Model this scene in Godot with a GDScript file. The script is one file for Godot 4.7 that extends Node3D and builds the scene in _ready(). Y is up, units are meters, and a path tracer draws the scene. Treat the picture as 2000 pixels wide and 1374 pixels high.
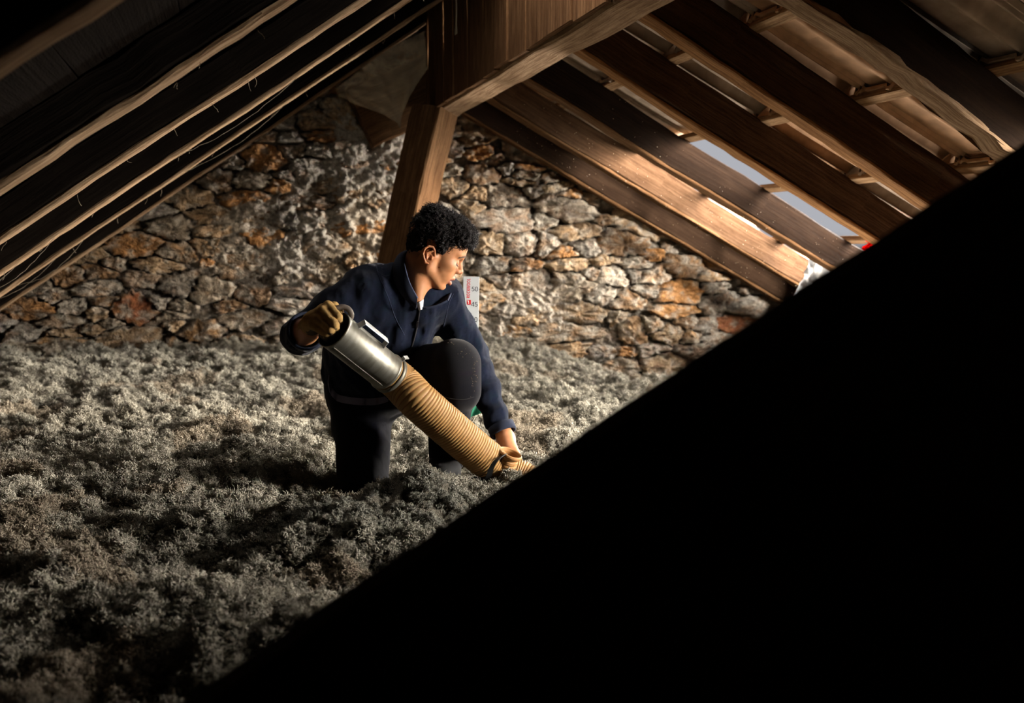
extends Node3D
# An attic under repair: a man kneels in loose wool insulation and guides a blowing hose.
# Right of the camera the roof has lost tiles; daylight comes in there and through added openings.

const SKY := Color(0.655, 0.66, 0.685)
const HOLE_LIGHT := 290.0        # daylight through the missing tiles near the gable
const ADDED_GAP_LIGHT := 500.0        # added daylight through an added gap beside the viewer
const ADDED_HATCH_LIGHT := 6.5         # added light from below, through an added hatch
const ADDED_RIDGE_LIGHT := 2.3        # added daylight through an added slot by the ridge
const ADDED_SUN := 1.7                # added low hazy sun
const DAY := Color(1.0, 0.97, 0.93)
const WARM := Color(1.0, 0.90, 0.78)

# roof planes (undersides of the rafters): y = slope * x + lift
const RS := -0.5347
const RL := 2.282
const LS := 0.6996
const LL := 1.181
const WALL_Z := -6.1

var rng := RandomNumberGenerator.new()
var na := FastNoiseLite.new()
var nb := FastNoiseLite.new()
var nc := FastNoiseLite.new()
var M := {}

func _ready():
	view_and_light()
	rng.seed = 7
	na.seed = 3
	na.frequency = 1.0
	na.fractal_type = FastNoiseLite.FRACTAL_NONE
	nb.seed = 11
	nb.frequency = 1.0
	nb.fractal_type = FastNoiseLite.FRACTAL_FBM
	nb.fractal_octaves = 4
	nc.seed = 23
	nc.frequency = 1.0
	nc.noise_type = FastNoiseLite.TYPE_CELLULAR
	nc.cellular_return_type = FastNoiseLite.RETURN_DISTANCE
	materials()
	shell()
	gable_wall()
	roof_right()
	rafters()
	ridge()
	wool()
	foreground()
	hose()
	ruler()
	person()
	sundries()

func view_and_light():
	var cam := Camera3D.new()
	cam.name = "camera"
	cam.position = Vector3(0, 0.74, 0)
	cam.rotation = Vector3(deg_to_rad(-6.2), deg_to_rad(-16.2), 0)
	cam.near = 0.02
	cam.far = 100.0
	var lens := CameraAttributesPhysical.new()
	lens.frustum_focal_length = 33.96
	lens.exposure_aperture = 3.2
	lens.frustum_focus_distance = 3.0
	cam.attributes = lens
	add_child(cam)
	cam.current = true
	var env := Environment.new()
	env.background_mode = Environment.BG_SKY
	var sky := Sky.new()
	var sm := ProceduralSkyMaterial.new()
	sm.sky_top_color = SKY
	sm.sky_horizon_color = SKY
	sm.ground_bottom_color = Color(0.3, 0.29, 0.27)
	sm.ground_horizon_color = Color(0.45, 0.45, 0.45)
	sm.sun_curve = 0.0001
	sky.sky_material = sm
	env.sky = sky
	env.tonemap_mode = Environment.TONE_MAPPER_LINEAR
	env.tonemap_exposure = 1.1
	env.sdfgi_enabled = true
	env.ssao_enabled = true
	env.ssil_enabled = true
	var we := WorldEnvironment.new()
	we.name = "world"
	we.environment = env
	add_child(we)
	# daylight through the hole in the tiles
	var n := Vector3(0.4715, 0.8818, 0)
	panel("hole_daylight", Vector3(5.0, 1.05, -5.1), Vector3(-1.0, -0.06, 0.0), Vector2(2.4, 1.5), DAY, HOLE_LIGHT)
	# added light through an added gap in the tiles, out of view
	panel("added_gap_light", Vector3(4.4, 1.5, -0.7), Vector3(-3.9, -0.85, -2.8), Vector2(2.2, 1.7), DAY, ADDED_GAP_LIGHT)
	# added upward light through an invented loft hatch on the right
	panel("added_hatch_light", Vector3(3.0, -0.75, -4.0), Vector3(-0.12, 1.0, 0.0), Vector2(0.7, 0.7), DAY, ADDED_HATCH_LIGHT)
	# added light over an added slot beside the ridge
	panel("added_ridge_light", Vector3(0.93, 2.12, -3.35), Vector3(0.05, -0.8, -0.62), Vector2(0.3, 1.3), DAY, ADDED_RIDGE_LIGHT)
	# added low sun from the right, through the added gap beside the viewer
	var sun := DirectionalLight3D.new()
	sun.name = "added_sun"
	sun.light_color = WARM
	sun.light_energy = ADDED_SUN
	sun.light_angular_distance = 12.0
	sun.sky_mode = DirectionalLight3D.SKY_MODE_LIGHT_ONLY
	sun.shadow_enabled = true
	add_child(sun)
	sun.look_at_from_position(Vector3(2.73, 1.06, -1.67), Vector3(0.68, 0.75, -2.9), Vector3.UP)

func panel(called: String, at: Vector3, towards: Vector3, size: Vector2, tint: Color, energy: float):
	var l := AreaLight3D.new()
	l.name = called
	l.area_size = size
	l.light_color = tint
	l.light_energy = energy
	l.area_range = 20.0
	l.shadow_enabled = true
	add_child(l)
	var up := Vector3(0, 0, 1) if absf(towards.normalized().z) < 0.9 else Vector3(0, 1, 0)
	l.look_at_from_position(at, at + towards, up)

# ---------------------------------------------------------------- helpers

func tag(o: Node, label: String, category := "", group := "", kind := ""):
	o.set_meta("label", label)
	if category != "":
		o.set_meta("category", category)
	if group != "":
		o.set_meta("group", group)
	if kind != "":
		o.set_meta("kind", kind)

func obj(called: String, mesh: Mesh, mat: Material, parent: Node = self) -> MeshInstance3D:
	var o := MeshInstance3D.new()
	o.name = called
	o.mesh = mesh
	if mat:
		o.material_override = mat
	parent.add_child(o, true)
	return o

func thing(called: String, label: String, category: String, at := Vector3.ZERO, group := "") -> Node3D:
	var o := Node3D.new()
	o.name = called
	o.position = at
	add_child(o, true)
	tag(o, label, category, group)
	return o

func start() -> SurfaceTool:
	var st := SurfaceTool.new()
	st.begin(Mesh.PRIMITIVE_TRIANGLES)
	return st

# a triangle whose front looks along "out"
func tri(st: SurfaceTool, a: Vector3, b: Vector3, c: Vector3, out: Vector3, ua := Vector2.ZERO, ub := Vector2.ZERO, uc := Vector2.ZERO):
	if (b - a).cross(c - a).dot(out) > 0.0:
		var t := b
		b = c
		c = t
		var u := ub
		ub = uc
		uc = u
	st.set_uv(ua)
	st.add_vertex(a)
	st.set_uv(ub)
	st.add_vertex(b)
	st.set_uv(uc)
	st.add_vertex(c)

func quad(st: SurfaceTool, a: Vector3, b: Vector3, c: Vector3, d: Vector3, out: Vector3, ua := Vector2.ZERO, ub := Vector2.ZERO, uc := Vector2.ZERO, ud := Vector2.ZERO):
	tri(st, a, b, c, out, ua, ub, uc)
	tri(st, a, c, d, out, ua, uc, ud)

func done(st: SurfaceTool) -> ArrayMesh:
	st.generate_normals()
	return st.commit()

# a sawn timber from a to b: centre line, width along "side", height along "up", chamfered, its edges wandering by "wob"
func timber(a: Vector3, b: Vector3, up: Vector3, w: float, h: float, wob := 0.003, segs := 16, bevel := 0.006, st: SurfaceTool = null) -> ArrayMesh:
	var own := st == null
	if own:
		st = start()
	var along := (b - a).normalized()
	var side := along.cross(up).normalized()
	up = side.cross(along).normalized()
	var e := minf(bevel, minf(w, h) * 0.3)
	var x := w * 0.5
	var y := h * 0.5
	var ring := [Vector2(-x + e, -y), Vector2(x - e, -y), Vector2(x, -y + e), Vector2(x, y - e), Vector2(x - e, y), Vector2(-x + e, y), Vector2(-x, y - e), Vector2(-x, -y + e)]
	var rows := []
	var length := a.distance_to(b)
	var s0 := a.x * 3.1 + a.z * 1.7 + a.y * 2.3
	for i in segs + 1:
		var t := float(i) / segs
		var row := []
		var p := a.lerp(b, t)
		var bend := side * na.get_noise_2d(t * length * 0.9, s0) * wob * 2.0 + up * na.get_noise_2d(t * length * 0.9, s0 + 50.0) * wob * 2.0
		for k in 8:
			var j := wob * na.get_noise_3d(t * length * 7.0, k / 2 * 13.7, s0)
			var j2 := wob * na.get_noise_3d(t * length * 9.0, k / 2 * 9.1 + 40.0, s0)
			row.append(p + bend + side * (ring[k].x + j) + up * (ring[k].y + j2))
		rows.append(row)
	var off := absf(s0) * 3.7
	var v := 0.0
	for k in 8:
		var k2 := (k + 1) % 8
		var wide: float = ring[k].distance_to(ring[k2])
		var mid: Vector2 = (ring[k] + ring[k2]) * 0.5
		var out := side * mid.x / x + up * mid.y / y
		if k % 2 == 0:
			out = (up * signf(mid.y)) if k % 4 == 0 else (side * signf(mid.x))
		st.set_smooth_group(k + 1)
		for i in segs:
			var u0 := off + length * i / segs
			var u1 := off + length * (i + 1) / segs
			quad(st, rows[i][k], rows[i + 1][k], rows[i + 1][k2], rows[i][k2], out, Vector2(u0, v), Vector2(u1, v), Vector2(u1, v + wide), Vector2(u0, v + wide))
		v += wide + 0.013
	st.set_smooth_group(-1)
	for end in [0, segs]:
		var r = rows[end]
		var out2 := -along if end == 0 else along
		for k in range(1, 7):
			tri(st, r[0], r[k], r[k + 1], out2, Vector2(ring[0].x, ring[0].y), Vector2(ring[k].x, ring[k].y), Vector2(ring[k + 1].x, ring[k + 1].y))
	return done(st) if own else null

func box(st: SurfaceTool, at: Vector3, b: Basis, size: Vector3, bevel := 0.003):
	timber(at - b.z * size.z * 0.5, at + b.z * size.z * 0.5, b.y, size.x, size.y, 0.0, 1, bevel, st)

# a tube along points; radii one per point
func tube(st: SurfaceTool, pts: Array, radii: Array, sides := 8, caps := true, up := Vector3(0.13, 0.9, 0.31)):
	var n := pts.size()
	var rings := []
	var x := Vector3.ZERO
	var run := 0.0
	var us := []
	for i in n:
		var d: Vector3 = (pts[mini(i + 1, n - 1)] - pts[maxi(i - 1, 0)]).normalized()
		if i == 0:
			x = d.cross(up).normalized()
		else:
			x = (x - d * x.dot(d)).normalized()
			run += pts[i].distance_to(pts[i - 1])
		us.append(run)
		var y := d.cross(x)
		var ring := []
		for k in sides:
			var a := TAU * k / sides
			ring.append(pts[i] + (x * cos(a) + y * sin(a)) * radii[i])
		rings.append(ring)
	st.set_smooth_group(0)
	for i in n - 1:
		for k in sides:
			var k2 := (k + 1) % sides
			var out: Vector3 = rings[i][k] + rings[i][k2] + rings[i + 1][k] + rings[i + 1][k2] - (pts[i] + pts[i + 1]) * 2.0
			quad(st, rings[i][k], rings[i + 1][k], rings[i + 1][k2], rings[i][k2], out, Vector2(us[i], float(k) / sides), Vector2(us[i + 1], float(k) / sides), Vector2(us[i + 1], float(k + 1) / sides), Vector2(us[i], float(k + 1) / sides))
	if caps:
		st.set_smooth_group(-1)
		for e in [0, n - 1]:
			var out2: Vector3 = pts[0] - pts[1] if e == 0 else pts[n - 1] - pts[n - 2]
			for k in sides:
				tri(st, pts[e], rings[e][k], rings[e][(k + 1) % sides], out2)
		st.set_smooth_group(0)

# a profile of (radius, distance along axis) pairs turned round an axis
func lathe(st: SurfaceTool, at: Vector3, axis: Vector3, prof: Array, sides := 40, smooth := true):
	axis = axis.normalized()
	var x := axis.cross(Vector3(0.2, 1.0, 0.1)).normalized()
	var y := axis.cross(x)
	for i in prof.size() - 1:
		var p: Vector2 = prof[i]
		var q: Vector2 = prof[i + 1]
		var nrm := Vector2(q.y - p.y, p.x - q.x)   # (radial, axial)
		st.set_smooth_group(i + 1 if not smooth else 0)
		for k in sides:
			var a := TAU * k / sides
			var b := TAU * (k + 1) / sides
			var da := x * cos(a) + y * sin(a)
			var db := x * cos(b) + y * sin(b)
			var out := (da + db) * nrm.x + axis * nrm.y * 2.0
			quad(st, at + da * p.x + axis * p.y, at + db * p.x + axis * p.y, at + db * q.x + axis * q.y, at + da * q.x + axis * q.y, out, Vector2(float(k) / sides, p.y), Vector2(float(k + 1) / sides, p.y), Vector2(float(k + 1) / sides, q.y), Vector2(float(k) / sides, q.y))
	st.set_smooth_group(0)

# a sheet with two faces: grid of points rows x cols, thickness t
func sheet(st: SurfaceTool, g: Array, t: float):
	var r := g.size()
	var c: int = g[0].size()
	var nrm := []
	for i in r:
		var row := []
		for j in c:
			var du: Vector3 = g[mini(i + 1, r - 1)][j] - g[maxi(i - 1, 0)][j]
			var dv: Vector3 = g[i][mini(j + 1, c - 1)] - g[i][maxi(j - 1, 0)]
			row.append(du.cross(dv).normalized())
		nrm.append(row)
	for i in r - 1:
		for j in c - 1:
			var out: Vector3 = nrm[i][j]
			for s in [1.0, -1.0]:
				st.set_smooth_group(1 if s > 0 else 2)
				var q := []
				for ij in [[i, j], [i + 1, j], [i + 1, j + 1], [i, j + 1]]:
					q.append(g[ij[0]][ij[1]] + nrm[ij[0]][ij[1]] * t * 0.5 * s)
				var uv := [Vector2(i, j), Vector2(i + 1, j), Vector2(i + 1, j + 1), Vector2(i, j + 1)]
				quad(st, q[0], q[1], q[2], q[3], out * s, uv[0] * 0.05, uv[1] * 0.05, uv[2] * 0.05, uv[3] * 0.05)
	st.set_smooth_group(3)
	for i in r - 1:
		for j in [0, c - 1]:
			var o: Vector3 = g[i][j] - g[i][1 if j == 0 else c - 2]
			quad(st, g[i][j] + nrm[i][j] * t * 0.5, g[i + 1][j] + nrm[i + 1][j] * t * 0.5, g[i + 1][j] - nrm[i + 1][j] * t * 0.5, g[i][j] - nrm[i][j] * t * 0.5, o)
	for j in c - 1:
		for i in [0, r - 1]:
			var o: Vector3 = g[i][j] - g[1 if i == 0 else r - 2][j]
			quad(st, g[i][j] + nrm[i][j] * t * 0.5, g[i][j + 1] + nrm[i][j + 1] * t * 0.5, g[i][j + 1] - nrm[i][j + 1] * t * 0.5, g[i][j] - nrm[i][j] * t * 0.5, o)

func arrays_mesh(v: PackedVector3Array, n: PackedVector3Array, c: PackedColorArray, idx: PackedInt32Array, into: ArrayMesh = null) -> ArrayMesh:
	var a := []
	a.resize(Mesh.ARRAY_MAX)
	a[Mesh.ARRAY_VERTEX] = v
	a[Mesh.ARRAY_NORMAL] = n
	if c.size():
		a[Mesh.ARRAY_COLOR] = c
	a[Mesh.ARRAY_INDEX] = idx
	var m := into if into else ArrayMesh.new()
	m.add_surface_from_arrays(Mesh.PRIMITIVE_TRIANGLES, a)
	return m

# ---------------------------------------------------------------- smooth bodies: a distance field on a grid, meshed as surface nets

class Field:
	var o: Vector3
	var c: float
	var nx: int
	var ny: int
	var nz: int
	var d: PackedFloat32Array
	var v := PackedVector3Array()
	var n := PackedVector3Array()
	var idx := PackedInt32Array()

	func _init(lo: Vector3, hi: Vector3, cell: float):
		o = lo
		c = cell
		nx = int((hi.x - lo.x) / cell) + 2
		ny = int((hi.y - lo.y) / cell) + 2
		nz = int((hi.z - lo.z) / cell) + 2
		d.resize(nx * ny * nz)
		d.fill(1.0)

	func span(lo: Vector3, hi: Vector3) -> Array:
		var a := (lo - o) / c
		var b := (hi - o) / c
		return [clampi(int(a.x), 0, nx), clampi(int(b.x) + 2, 0, nx), clampi(int(a.y), 0, ny), clampi(int(b.y) + 2, 0, ny), clampi(int(a.z), 0, nz), clampi(int(b.z) + 2, 0, nz)]

	# a tapered capsule; amp and freq make ring-shaped folds round it; carve takes it away instead
	func cap(a: Vector3, b: Vector3, ra: float, rb: float, k := 0.02, amp := 0.0, freq := 0.0, carve := false):
		var m := maxf(ra, rb) + k + absf(amp) * 1.5 + c * 2.5
		var s := span(Vector3(minf(a.x, b.x), minf(a.y, b.y), minf(a.z, b.z)) - Vector3.ONE * m, Vector3(maxf(a.x, b.x), maxf(a.y, b.y), maxf(a.z, b.z)) + Vector3.ONE * m)
		var ab := b - a
		var l2 := maxf(ab.length_squared(), 1e-9)
		var dr := rb - ra
		var ll := sqrt(l2)
		for z in range(s[4], s[5]):
			for y in range(s[2], s[3]):
				var i: int = (z * ny + y) * nx + s[0]
				var p := o + Vector3(s[0], y, z) * c
				for x in range(s[0], s[1]):
					var ap := p - a
					var t := clampf(ap.dot(ab) / l2, 0.0, 1.0)
					var q := (ap - ab * t)
					var e := q.length() - ra - dr * t
					if e < m:
						if amp != 0.0:
							e -= amp * sin(freq * ll * t + q.x * 23.0 + q.y * 31.0 + sin(q.z * 40.0 + t * 5.0)) * (0.6 + 0.4 * sin(q.x * 17.0 - q.z * 29.0 + 2.0))
						var w := d[i]
						if carve:
							e = -e
							var h := maxf(k - absf(w - e), 0.0) / k
							d[i] = maxf(w, e) + h * h * k * 0.25
						else:
							var h := maxf(k - absf(w - e), 0.0) / k
							d[i] = minf(w, e) - h * h * k * 0.25
					p.x += c
					i += 1

	func ball(at: Vector3, b: Basis, r: Vector3, k := 0.02, carve := false):
		var big := maxf(r.x, maxf(r.y, r.z)) + k + c * 2.5
		var s := span(at - Vector3.ONE * big, at + Vector3.ONE * big)
		var inv := b.transposed()
		for z in range(s[4], s[5]):
			for y in range(s[2], s[3]):
				var i: int = (z * ny + y) * nx + s[0]
				var p := o + Vector3(s[0], y, z) * c
				for x in range(s[0], s[1]):
					var l := inv * (p - at)
					var u := l / r
					var k0 := u.length()
					var k1 := (u / r).length()
					var e := k0 * (k0 - 1.0) / maxf(k1, 1e-6) if k0 > 1e-4 else -minf(r.x, minf(r.y, r.z))
					var w := d[i]
					if carve:
						e = -e
						var h := maxf(k - absf(w - e), 0.0) / k
						d[i] = maxf(w, e) + h * h * k * 0.25
					else:
						var h := maxf(k - absf(w - e), 0.0) / k
						d[i] = minf(w, e) - h * h * k * 0.25
					p.x += c
					i += 1

	# everything on the side of the plane that nrm points to is cut off
	func cut(at: Vector3, nrm: Vector3, near: float):
		var s := span(at - Vector3.ONE * near, at + Vector3.ONE * near)
		for z in range(s[4], s[5]):
			for y in range(s[2], s[3]):
				for x in range(s[0], s[1]):
					var p := o + Vector3(x, y, z) * c
					if p.distance_to(at) < near:
						var i: int = (z * ny + y) * nx + x
						d[i] = maxf(d[i], (p - at).dot(nrm))

	func rough(noise: FastNoiseLite, amp: float, freq: float, fold := Vector3.ONE):
		var i := 0
		for z in nz:
			for y in ny:
				for x in nx:
					if absf(d[i]) < amp + c * 3.0:
						var p := (o + Vector3(x, y, z) * c) * fold * freq
						d[i] += amp * noise.get_noise_3d(p.x, p.y, p.z)
					i += 1

	func build():
		var at := {}
		var lim := c * 3.0
		var sy := nx
		var sz := nx * ny
		var offs := [0, 1, sy, sy + 1, sz, sz + 1, sz + sy, sz + sy + 1]
		for z in nz - 1:
			for y in ny - 1:
				var i := (z * ny + y) * nx
				for x in nx - 1:
					var d0 := d[i]
					if d0 < lim and d0 > -lim:
						var f := [d0, d[i + 1], d[i + sy], d[i + sy + 1], d[i + sz], d[i + sz + 1], d[i + sz + sy], d[i + sz + sy + 1]]
						var neg := 0
						for k in 8:
							if f[k] < 0.0:
								neg += 1
						if neg > 0 and neg < 8:
							var sum := Vector3.ZERO
							var cnt := 0
							for k in 8:
								for ax in 3:
									var k2: int = k | (1 << ax)
									if k2 != k and (f[k] < 0.0) != (f[k2] < 0.0):
										var t: float = f[k] / (f[k] - f[k2])
										var q := Vector3(k & 1, (k >> 1) & 1, (k >> 2) & 1)
										q[ax] += t
										sum += q
										cnt += 1
							at[i] = v.size()
							v.append(o + (Vector3(x, y, z) + sum / cnt) * c)
							var g := Vector3(f[1] + f[3] + f[5] + f[7] - f[0] - f[2] - f[4] - f[6], f[2] + f[3] + f[6] + f[7] - f[0] - f[1] - f[4] - f[5], f[4] + f[5] + f[6] + f[7] - f[0] - f[1] - f[2] - f[3])
							n.append(g.normalized())
					i += 1
		for i in at:
			var a: int = at[i]
			var s0 := d[i] < 0.0
			for ax in 3:
				var step: int = [1, sy, sz][ax]
				var u: int = [sy, sz, 1][ax]
				var w: int = [sz, 1, sy][ax]
				if (d[i + step] < 0.0) != s0:
					var b = at.get(i - u)
					var e = at.get(i - u - w)
					var f2 = at.get(i - w)
					if b == null or e == null or f2 == null:
						continue
					if s0:
						idx.append_array([a, e, b, a, f2, e])
					else:
						idx.append_array([a, b, e, a, e, f2])

	func mesh(col := PackedColorArray(), into: ArrayMesh = null) -> ArrayMesh:
		var a := []
		a.resize(Mesh.ARRAY_MAX)
		a[Mesh.ARRAY_VERTEX] = v
		a[Mesh.ARRAY_NORMAL] = n
		if col.size():
			a[Mesh.ARRAY_COLOR] = col
		a[Mesh.ARRAY_INDEX] = idx
		var m := into if into else ArrayMesh.new()
		m.add_surface_from_arrays(Mesh.PRIMITIVE_TRIANGLES, a)
		return m

# ---------------------------------------------------------------- materials

func gray(noise: FastNoiseLite, w: int, h: int, tw: int, th: int) -> Image:
	var im := noise.get_image(w, h, false, false, true)
	im.resize(tw, th, Image.INTERPOLATE_CUBIC)
	return im

func toned(im: Image, lo: Color, hi: Color, gamma := 1.0) -> ImageTexture:
	var w := im.get_width()
	var h := im.get_height()
	var out := Image.create(w, h, false, Image.FORMAT_RGB8)
	for y in h:
		for x in w:
			out.set_pixel(x, y, lo.lerp(hi, pow(im.get_pixel(x, y).r, gamma)))
	return ImageTexture.create_from_image(out)

func mat(tint: Color, rough := 0.9, metal := 0.0) -> StandardMaterial3D:
	var m := StandardMaterial3D.new()
	m.albedo_color = tint
	m.roughness = rough
	m.metallic = metal
	m.metallic_specular = 0.35
	return m

func materials():
	var n := FastNoiseLite.new()
	n.seed = 5
	n.fractal_octaves = 4
	n.frequency = 0.045
	var grain := gray(n, 40, 512, 1024, 512)
	n.seed = 6
	n.frequency = 0.02
	var cloud := gray(n, 256, 256, 512, 512)
	n.seed = 8
	n.frequency = 0.12
	n.fractal_octaves = 5
	var grit := gray(n, 512, 512, 512, 512)
	var mix := Image.create(1024, 512, false, Image.FORMAT_RGB8)
	for y in 512:
		for x in 1024:
			var g := grain.get_pixel(x, y).r
			var c := cloud.get_pixel(x / 2, y).r
			var f := grit.get_pixel(x / 4 + 100, y).r
			var v := clampf(0.15 + 0.55 * g + 0.35 * c + 0.25 * (f - 0.5), 0.0, 1.0)
			mix.set_pixel(x, y, Color(v, v, v))
	var wood_tex := toned(mix, Color(0.45, 0.38, 0.32), Color(1, 1, 1))
	var wood_high := ImageTexture.create_from_image(mix)
	n.seed = 14
	n.frequency = 0.018
	n.fractal_type = FastNoiseLite.FRACTAL_RIDGED
	var ridged := gray(n, 512, 512, 512, 512)
	n.fractal_type = FastNoiseLite.FRACTAL_FBM
	var rock := Image.create(512, 512, false, Image.FORMAT_RGB8)
	for y in 512:
		for x in 512:
			var v := clampf(1.15 - 0.75 * ridged.get_pixel(x, y).r + 0.75 * (grit.get_pixel(x, y).r - 0.5), 0.0, 1.0)
			rock.set_pixel(x, y, Color(v, v, v))
	var rock_tex := toned(rock, Color(0.42, 0.40, 0.38), Color(1, 1, 1), 0.8)
	var rock_high := ImageTexture.create_from_image(rock)
	var grit_tex := toned(grit, Color(0.5, 0.5, 0.5), Color(1, 1, 1))
	var grit_high := ImageTexture.create_from_image(grit)
	var cloud_tex := toned(cloud, Color(0.6, 0.58, 0.55), Color(1, 1, 1))
	n.frequency = 0.02
	for w in [["wood", Color(0.50, 0.37, 0.26)], ["wood_warm", Color(0.66, 0.47, 0.30)], ["wood_gray", Color(0.66, 0.56, 0.45)], ["wood_dark", Color(0.30, 0.225, 0.16)], ["wood_deep", Color(0.165, 0.118, 0.08)], ["wood_mid", Color(0.40, 0.30, 0.205)], ["wood_board", Color(0.40, 0.295, 0.20)], ["wood_black", Color(0.10, 0.08, 0.063)], ["wood_shaded", Color(0.125, 0.085, 0.055)], ["wood_lit", Color(0.58, 0.43, 0.28)], ["wood_pale", Color(0.66, 0.54, 0.41)]]:
		var m := mat(w[1], 0.85)
		m.metallic_specular = 0.15
		m.albedo_texture = wood_tex
		m.uv1_scale = Vector3(1.0, 3.0, 1.0)
		m.heightmap_enabled = true
		m.heightmap_texture = wood_high
		m.heightmap_scale = 0.35
		M[w[0]] = m
	var s := mat(Color(1, 1, 1), 0.95)
	s.vertex_color_use_as_albedo = true
	s.albedo_texture = rock_tex
	s.uv1_triplanar = true
	s.uv1_world_triplanar = true
	s.uv1_scale = Vector3(2.2, 2.2, 2.2)
	s.heightmap_enabled = true
	s.heightmap_texture = rock_high
	s.heightmap_scale = 2.2
	M["stone"] = s
	var t := mat(Color(0.80, 0.63, 0.48), 0.85)
	t.albedo_texture = cloud_tex
	t.uv1_triplanar = true
	t.uv1_world_triplanar = true
	t.uv1_scale = Vector3(2.0, 2.0, 2.0)
	M["tile"] = t
	t = t.duplicate()
	t.albedo_color = Color(0.76, 0.68, 0.60)
	M["tile_gray"] = t
	var w := mat(Color(0.44, 0.42, 0.375), 1.0)
	w.albedo_texture = grit_tex
	w.uv1_triplanar = true
	w.uv1_world_triplanar = true
	w.uv1_scale = Vector3(5, 5, 5)
	w.metallic_specular = 0.1
	w.heightmap_enabled = true
	w.heightmap_texture = grit_high
	w.heightmap_scale = 0.8
	M["wool"] = w
	var f := mat(Color(1, 1, 1), 1.0)
	f.vertex_color_use_as_albedo = true
	f.metallic_specular = 0.1
	M["fibre"] = f
	M["web"] = mat(Color(0.42, 0.38, 0.32), 1.0)
	M["fluff"] = mat(Color(0.62, 0.58, 0.5), 1.0)
	var skin := mat(Color(1, 1, 1), 0.5)
	skin.vertex_color_use_as_albedo = true
	skin.metallic_specular = 0.4
	skin.subsurf_scatter_enabled = true
	skin.subsurf_scatter_strength = 0.08
	M["skin"] = skin
	var cloth := mat(Color(1, 1, 1), 0.95)
	cloth.vertex_color_use_as_albedo = true
	cloth.metallic_specular = 0.15
	cloth.rim_enabled = true
	cloth.rim = 0.15
	cloth.rim_tint = 0.6
	cloth.albedo_texture = grit_tex
	cloth.uv1_triplanar = true
	cloth.uv1_scale = Vector3(7, 7, 7)
	M["cloth"] = cloth
	var plain := mat(Color(1, 1, 1), 0.75)
	plain.vertex_color_use_as_albedo = true
	plain.metallic_specular = 0.2
	M["painted"] = plain

# ---------------------------------------------------------------- the room

func shell():
	# boards under the wool, the wall behind the camera
	var st := start()
	# added hatch opening for the upward light: x 2.55 to 3.45, z -4.45 to -3.55
	for b in [[-2.7, 2.55, -6.4, 1.2], [3.45, 5.3, -6.4, 1.2], [2.55, 3.45, -6.4, -4.45], [2.55, 3.45, -3.55, 1.2]]:
		box(st, Vector3((b[0] + b[1]) * 0.5, -0.48, (b[2] + b[3]) * 0.5), Basis.IDENTITY, Vector3(b[1] - b[0], 0.1, b[3] - b[2]), 0.001)
	tag(obj("floor", done(st), M.wood_dark), "old floor boards buried under the grey wool", "floor", "", "structure")
	st = start()
	gable_core(st, 1.1, 1.0)
	tag(obj("wall_front", done(st), M.wood_deep), "dark end wall of the attic behind the viewer", "wall", "", "structure")
	# left slope: dark boards laid across the rafters
	var left := Node3D.new()
	left.name = "roof_left"
	add_child(left)
	tag(left, "black boarding of the left roof slope above the rafters", "roof", "", "structure")
	var al := Vector3(1.0, LS, 0).normalized()
	var nl := Vector3(-LS, 1.0, 0).normalized()
	var n_boards := 17
	var foot := Vector3(-2.45, LS * -2.45 + LL, 0) + nl * 0.122
	var span := (1.32 + 2.45) / al.x
	var bw := span / n_boards
	for i in n_boards:
		var c := foot + al * bw * (i + 0.5) + nl * na.get_noise_2d(i * 5.3, 2.0) * 0.004
		# slot added beside the ridge to admit light, nearer than the frame shows
		for zz in ([[1.0, -2.55], [-4.1, -6.3]] if i >= n_boards - 2 else [[1.0, -6.3]]):
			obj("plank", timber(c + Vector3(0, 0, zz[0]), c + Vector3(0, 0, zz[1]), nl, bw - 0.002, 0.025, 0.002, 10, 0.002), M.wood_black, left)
	# left slope outer covering keeps daylight out of the joints
	st = start()
	var cc := foot + al * span * 0.5 + nl * 0.03
	var bl := Basis(al, nl, Vector3(0, 0, 1))
	box(st, cc - al * bw + Vector3(0, 0, -2.65), bl, Vector3(span - bw * 2.0, 0.02, 7.4))
	var ce := foot + al * (span - bw) + nl * 0.03
	box(st, ce + Vector3(0, 0, -0.775), bl, Vector3(bw * 2.0 + 0.1, 0.02, 3.55))
	box(st, ce + Vector3(0, 0, -5.225), bl, Vector3(bw * 2.0 + 0.1, 0.02, 2.25))
	obj("covering", done(st), M.wood_deep, left)

func gable_core(st: SurfaceTool, front: float, back: float):
	for i in 40:
		var xa := lerpf(-2.35, 4.9, i / 40.0)
		var xb := lerpf(-2.35, 4.9, (i + 1) / 40.0)
		var ta := maxf(roof_y(xa) + 0.19, -0.44)
		var tb := maxf(roof_y(xb) + 0.19, -0.44)
		for z in [front, back]:
			quad(st, Vector3(xa, -0.45, z), Vector3(xb, -0.45, z), Vector3(xb, tb, z), Vector3(xa, ta, z), Vector3(0, 0, 1 if z == front else -1))
		quad(st, Vector3(xa, ta, front), Vector3(xb, tb, front), Vector3(xb, tb, back), Vector3(xa, ta, back), Vector3.UP)

func roof_y(x: float) -> float:
	return LS * x + LL if x < 1.2 else RS * x + RL

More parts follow.
